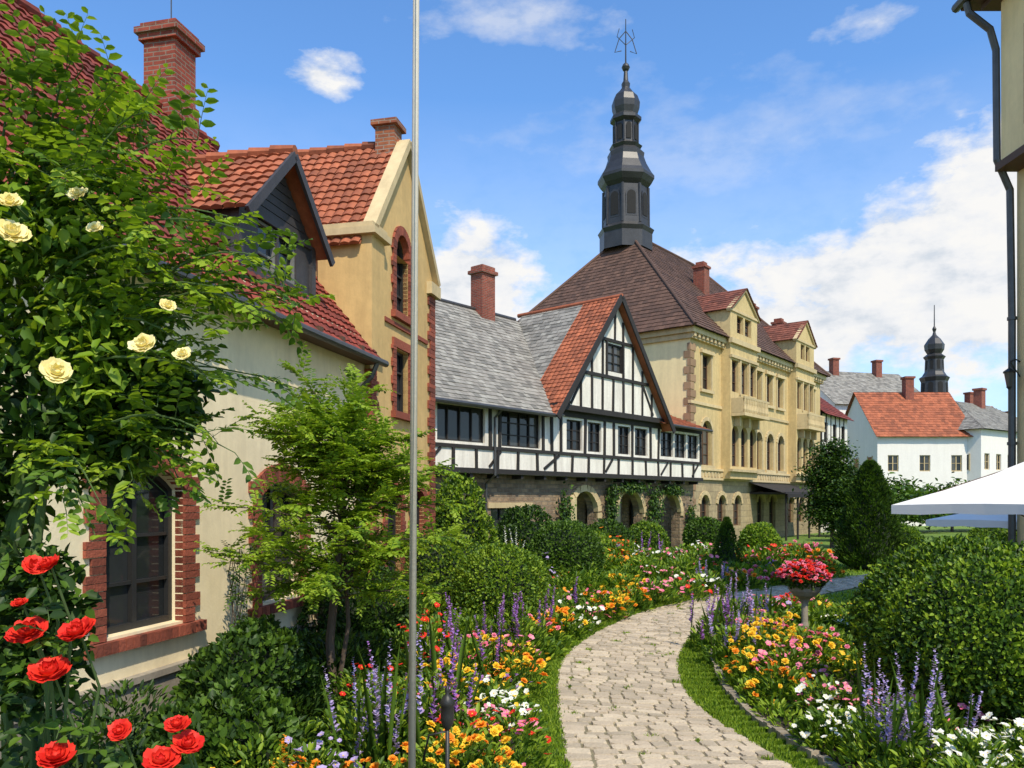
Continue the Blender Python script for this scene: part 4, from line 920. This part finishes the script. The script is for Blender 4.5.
for k in range(215):
    y=random.uniform(4.6,29); xl=-5.92+.235*y+.5 if y<18 else -1.2+(max(0,y-26))*.9; xr=.1
    t=[q for q in le if q[1]>y]; xr=(t[0][0] if t else 9)-.3
    if xl>=xr: continue
    x=xl+(xr-xl)*random.random()**1.1; dpt=(xr-x)
    h=min(.95,.26+.16*dpt)*random.uniform(.75,1.3)
    kd=random.random(); col=[YEL,ORA,PINK,PUR,WHI,RED,LIL][random.randrange(7)]
    g=DARK if dpt>1.8 and y<14 else MID
    clump(L1,x,y,random.uniform(.3,.5)*(1+y/40),h,None if (kd<.72 or g==DARK) else ('spike' if kd<.78 else 'd'),col,g,.8,.8)
L1.obj('flower_bed',FM)
L2=LF(); cr=[
(3.15,11.5,.38,.6,'spike',LIL),(3.35,12.7,.5,.65,'spike',PUR),(4.0,14.2,.5,.65,'spike',[LIL]),(4.9,15.6,.5,.5,'d',[PINK,LIL]),(3.05,10.2,.38,.45,'full',[YEL,ORA]),(3.1,9.3,.38,.45,'full',[YEL,ORA]),(3.5,10.9,.5,.65,'full',[YEL]),(3.45,9.9,.42,.6,'d',[PINK]),(3.9,12.2,.5,.7,'full',[PINK,YEL]),(4.3,12.9,.4,.5,'d',[PINK]),(4.1,11.0,.45,.65,'full',[PINK,YEL]),
(3.4,8.5,.35,.5,'d',[WHI,PINK]),(3.05,7.6,.3,.4,'d',WHI),(3.25,6.9,.38,.7,'spike',LIL),(3.7,7.2,.38,.65,'spike',[LIL]),(3.8,6.6,.4,.45,'d',WHI),(4.3,6.9,.4,.45,'d',WHI),(3.6,6.1,.4,.4,'d',WHI),(4.2,6.2,.4,.4,'d',[WHI]),(5.6,16.1,.5,.45,'full',[PINK,RED]),(6.1,16.5,.5,.45,'d',[PINK,YEL])]
for c in cr: clump(L2,*c[:6],fd=1.2)
for p in kb[14:52:2]: clump(L2,p[0]+.2,p[1],.2,.2,None,WHI,LIME,.8)
for k in range(75):
    y=random.uniform(5.4,16); xs_=np.interp(y,[p[1] for p in kb],[p[0] for p in kb])+.35; x=xs_+random.random()*2.2
    hh=random.uniform(.25,.5)
    if math.hypot(x-UX,y-UY+.6)<1.0: hh=.2
    clump(L2,x,y,random.uniform(.3,.45),hh,None if random.random()<.75 else 'd',[PINK,WHI,YEL][random.randrange(3)],MID,.8)
L2.obj('flower_bed',FM)
e=empty('climbing_vine',(-2.6,27,0),th3); lf=LF()
for (x,z,w,h) in ((7.6,1.6,.4,1.2),(11.0,2.2,.35,.9),(14.7,2.0,.6,1.1),(12.8,3.0,1.2,.25),(16.4,2.9,.9,.25),(18.3,1.2,.4,1.0)):
    n=520; P=np.stack([x+rng.normal(size=n)*w*.5,.3-rng.random(n)*.25,z+rng.normal(size=n)*h*.5],1); P=P[(P[:,2]>0)&(P[:,2]<3.7)]; n=len(P)
    lf.add(P,ru(n)+np.array([0,-.3,-.6]),np.array([0,-1,.4])+ru(n)*.4,.14,.1,rng.choice([MID,DARK,DARK],n))
lf.obj('vine_leaves',FM,e)
e=empty('climbing_vine',(-5.45,2,0),th1); lf=LF(); mb=MB()
for k in range(9):
    x=random.choice([7.9,8.2,8.5,10.7,11.2,11.6]); z=0; p=[(x,-.12,0)]
    for q in range(6): x+=random.uniform(-.12,.14); z+=.3; p.append((x,-.12-random.random()*.08,z))
    mb.tube(p,.006,5,0,False)
    for q in p[1:]:
        for s in range(3): d=ru(1)[0]; d[1]=-abs(d[1]); spray(lf,None,q,np.array(q)+d*.2,.02,7,.06,MID if s else DARK,.5)
mb.obj('stems',[bark],e); lf.obj('vine_leaves',FM,e)
# ---------------------------------------------------------------- world, sun, camera
sx3,sy3,elv=.42,-1.0,math.radians(52)
w=bpy.data.worlds.new("World"); bpy.context.scene.world=w; w.use_nodes=True; t=w.node_tree; bg=t.nodes['Background']
sky=t.nodes.new('ShaderNodeTexSky'); sky.sky_type='NISHITA'; sky.sun_disc=False; sky.sun_elevation=elv; sky.sun_rotation=math.atan2(sx3,sy3); sky.ozone_density=2.0; sky.air_density=1.0; sky.dust_density=.6
g2=t.nodes.new('ShaderNodeVectorMath'); g2.operation='MULTIPLY'; g2.inputs[1].default_value=(1.12,1.62,2.05); t.links.new(sky.outputs[0],g2.inputs[0]); t.links.new(g2.outputs[0],bg.inputs[0]); bg.inputs[1].default_value=.125
def M(op,a,b=None,c=None,clamp=False):
    n=t.nodes.new('ShaderNodeMath'); n.operation=op; n.use_clamp=clamp
    for i,v in enumerate((a,b,c)):
        if v is None: continue
        if isinstance(v,(int,float)): n.inputs[i].default_value=v
        else: t.links.new(v,n.inputs[i])
    return n.outputs[0]
co=t.nodes.new('ShaderNodeTexCoord').outputs['Generated']; sp=t.nodes.new('ShaderNodeSeparateXYZ'); t.links.new(co,sp.inputs[0])
X,Y,Z=sp.outputs; az=M('ARCTAN2',X,Y); el=M('DIVIDE',Z,M('SQRT',M('ADD',M('MULTIPLY',X,X),M('MULTIPLY',Y,Y))))
cv=t.nodes.new('ShaderNodeCombineXYZ'); t.links.new(az,cv.inputs[0]); t.links.new(M('MULTIPLY',el,1.6),cv.inputs[1])
n1=noise(t,cv.outputs[0],6.5,7,.58); n2=noise(t,cv.outputs[0],17,6,.6)
nn=M('ADD',M('MULTIPLY',M('SUBTRACT',n1,.5),3.6),M('MULTIPLY',M('SUBTRACT',n2,.5),1.6))
def blob(a,e_,ra_,re_,k=1.0,sharp=2.4,na=.55):
    dx=M('DIVIDE',M('SUBTRACT',az,a),ra_); dy=M('DIVIDE',M('SUBTRACT',el,e_),re_)
    d=M('SQRT',M('ADD',M('MULTIPLY',dx,dx),M('MULTIPLY',dy,dy)))
    return M('MULTIPLY',M('MULTIPLY',M('ADD',M('SUBTRACT',1,d),M('MULTIPLY',nn,na)),sharp,clamp=True),k)
cs=[blob(.47,.24,.27,.13,1,2.6,.5),blob(.56,.31,.16,.09,1,2.4),blob(.34,.20,.22,.10,1,1.8),blob(-.05,.27,.095,.09,1,2.4),blob(.03,.20,.16,.07,.9,1.6),blob(-.238,.516,.05,.03,1,1.6,.8),blob(.0,.60,.14,.035,.5,.9,1.1),blob(.428,.545,.06,.025,.65,1.1,1.0),blob(.22,.42,.28,.09,.28,1,.8),blob(-.45,.25,.3,.08),blob(1.2,.3,.4,.15),blob(2.4,.4,.5,.2),blob(-1.5,.35,.5,.15)]
mk=cs[0]
for c in cs[1:]: mk=M('MAXIMUM',mk,c)
haze=M('MULTIPLY',M('SUBTRACT',1,M('DIVIDE',el,.50),clamp=True),.56,clamp=True)
mk=M('MAXIMUM',mk,haze)
cb=t.nodes.new('ShaderNodeBackground'); shade=ramp(t,M('ADD',n2,M('MULTIPLY',M('SUBTRACT',n1,.5),.6)),[(.30,(.70,.76,.84)),(.48,(.93,.94,.96)),(.60,(1,.99,.97))]); t.links.new(shade,cb.inputs[0]); cb.inputs[1].default_value=.96
ms=t.nodes.new('ShaderNodeMixShader'); t.links.new(mk,ms.inputs[0]); t.links.new(bg.outputs[0],ms.inputs[1]); t.links.new(cb.outputs[0],ms.inputs[2]); t.links.new(ms.outputs[0],t.nodes['World Output'].inputs[0])
sl=bpy.data.lights.new('sun','SUN'); sl.energy=5.0; sl.angle=math.radians(.55); sl.color=(1,.89,.70); so=bpy.data.objects.new('sun',sl); C.objects.link(so)
hn=math.hypot(sx3,sy3); d=Vector((sx3/hn*math.cos(elv),sy3/hn*math.cos(elv),math.sin(elv))); so.rotation_euler=d.to_track_quat('Z','Y').to_euler(); so.location=(0,-10,30)
cam=bpy.data.cameras.new('camera'); cam.lens=28.125; cam.sensor_width=36; cam.shift_y=.1133; cam.clip_end=2000; cam.clip_start=.05
co_=bpy.data.objects.new('camera',cam); co_.location=(0,0,2.4); co_.rotation_euler=(math.pi/2,0,0); C.objects.link(co_)
s=bpy.context.scene; s.camera=co_; s.view_settings.view_transform='Standard'; s.view_settings.look='None'; s.view_settings.exposure=0
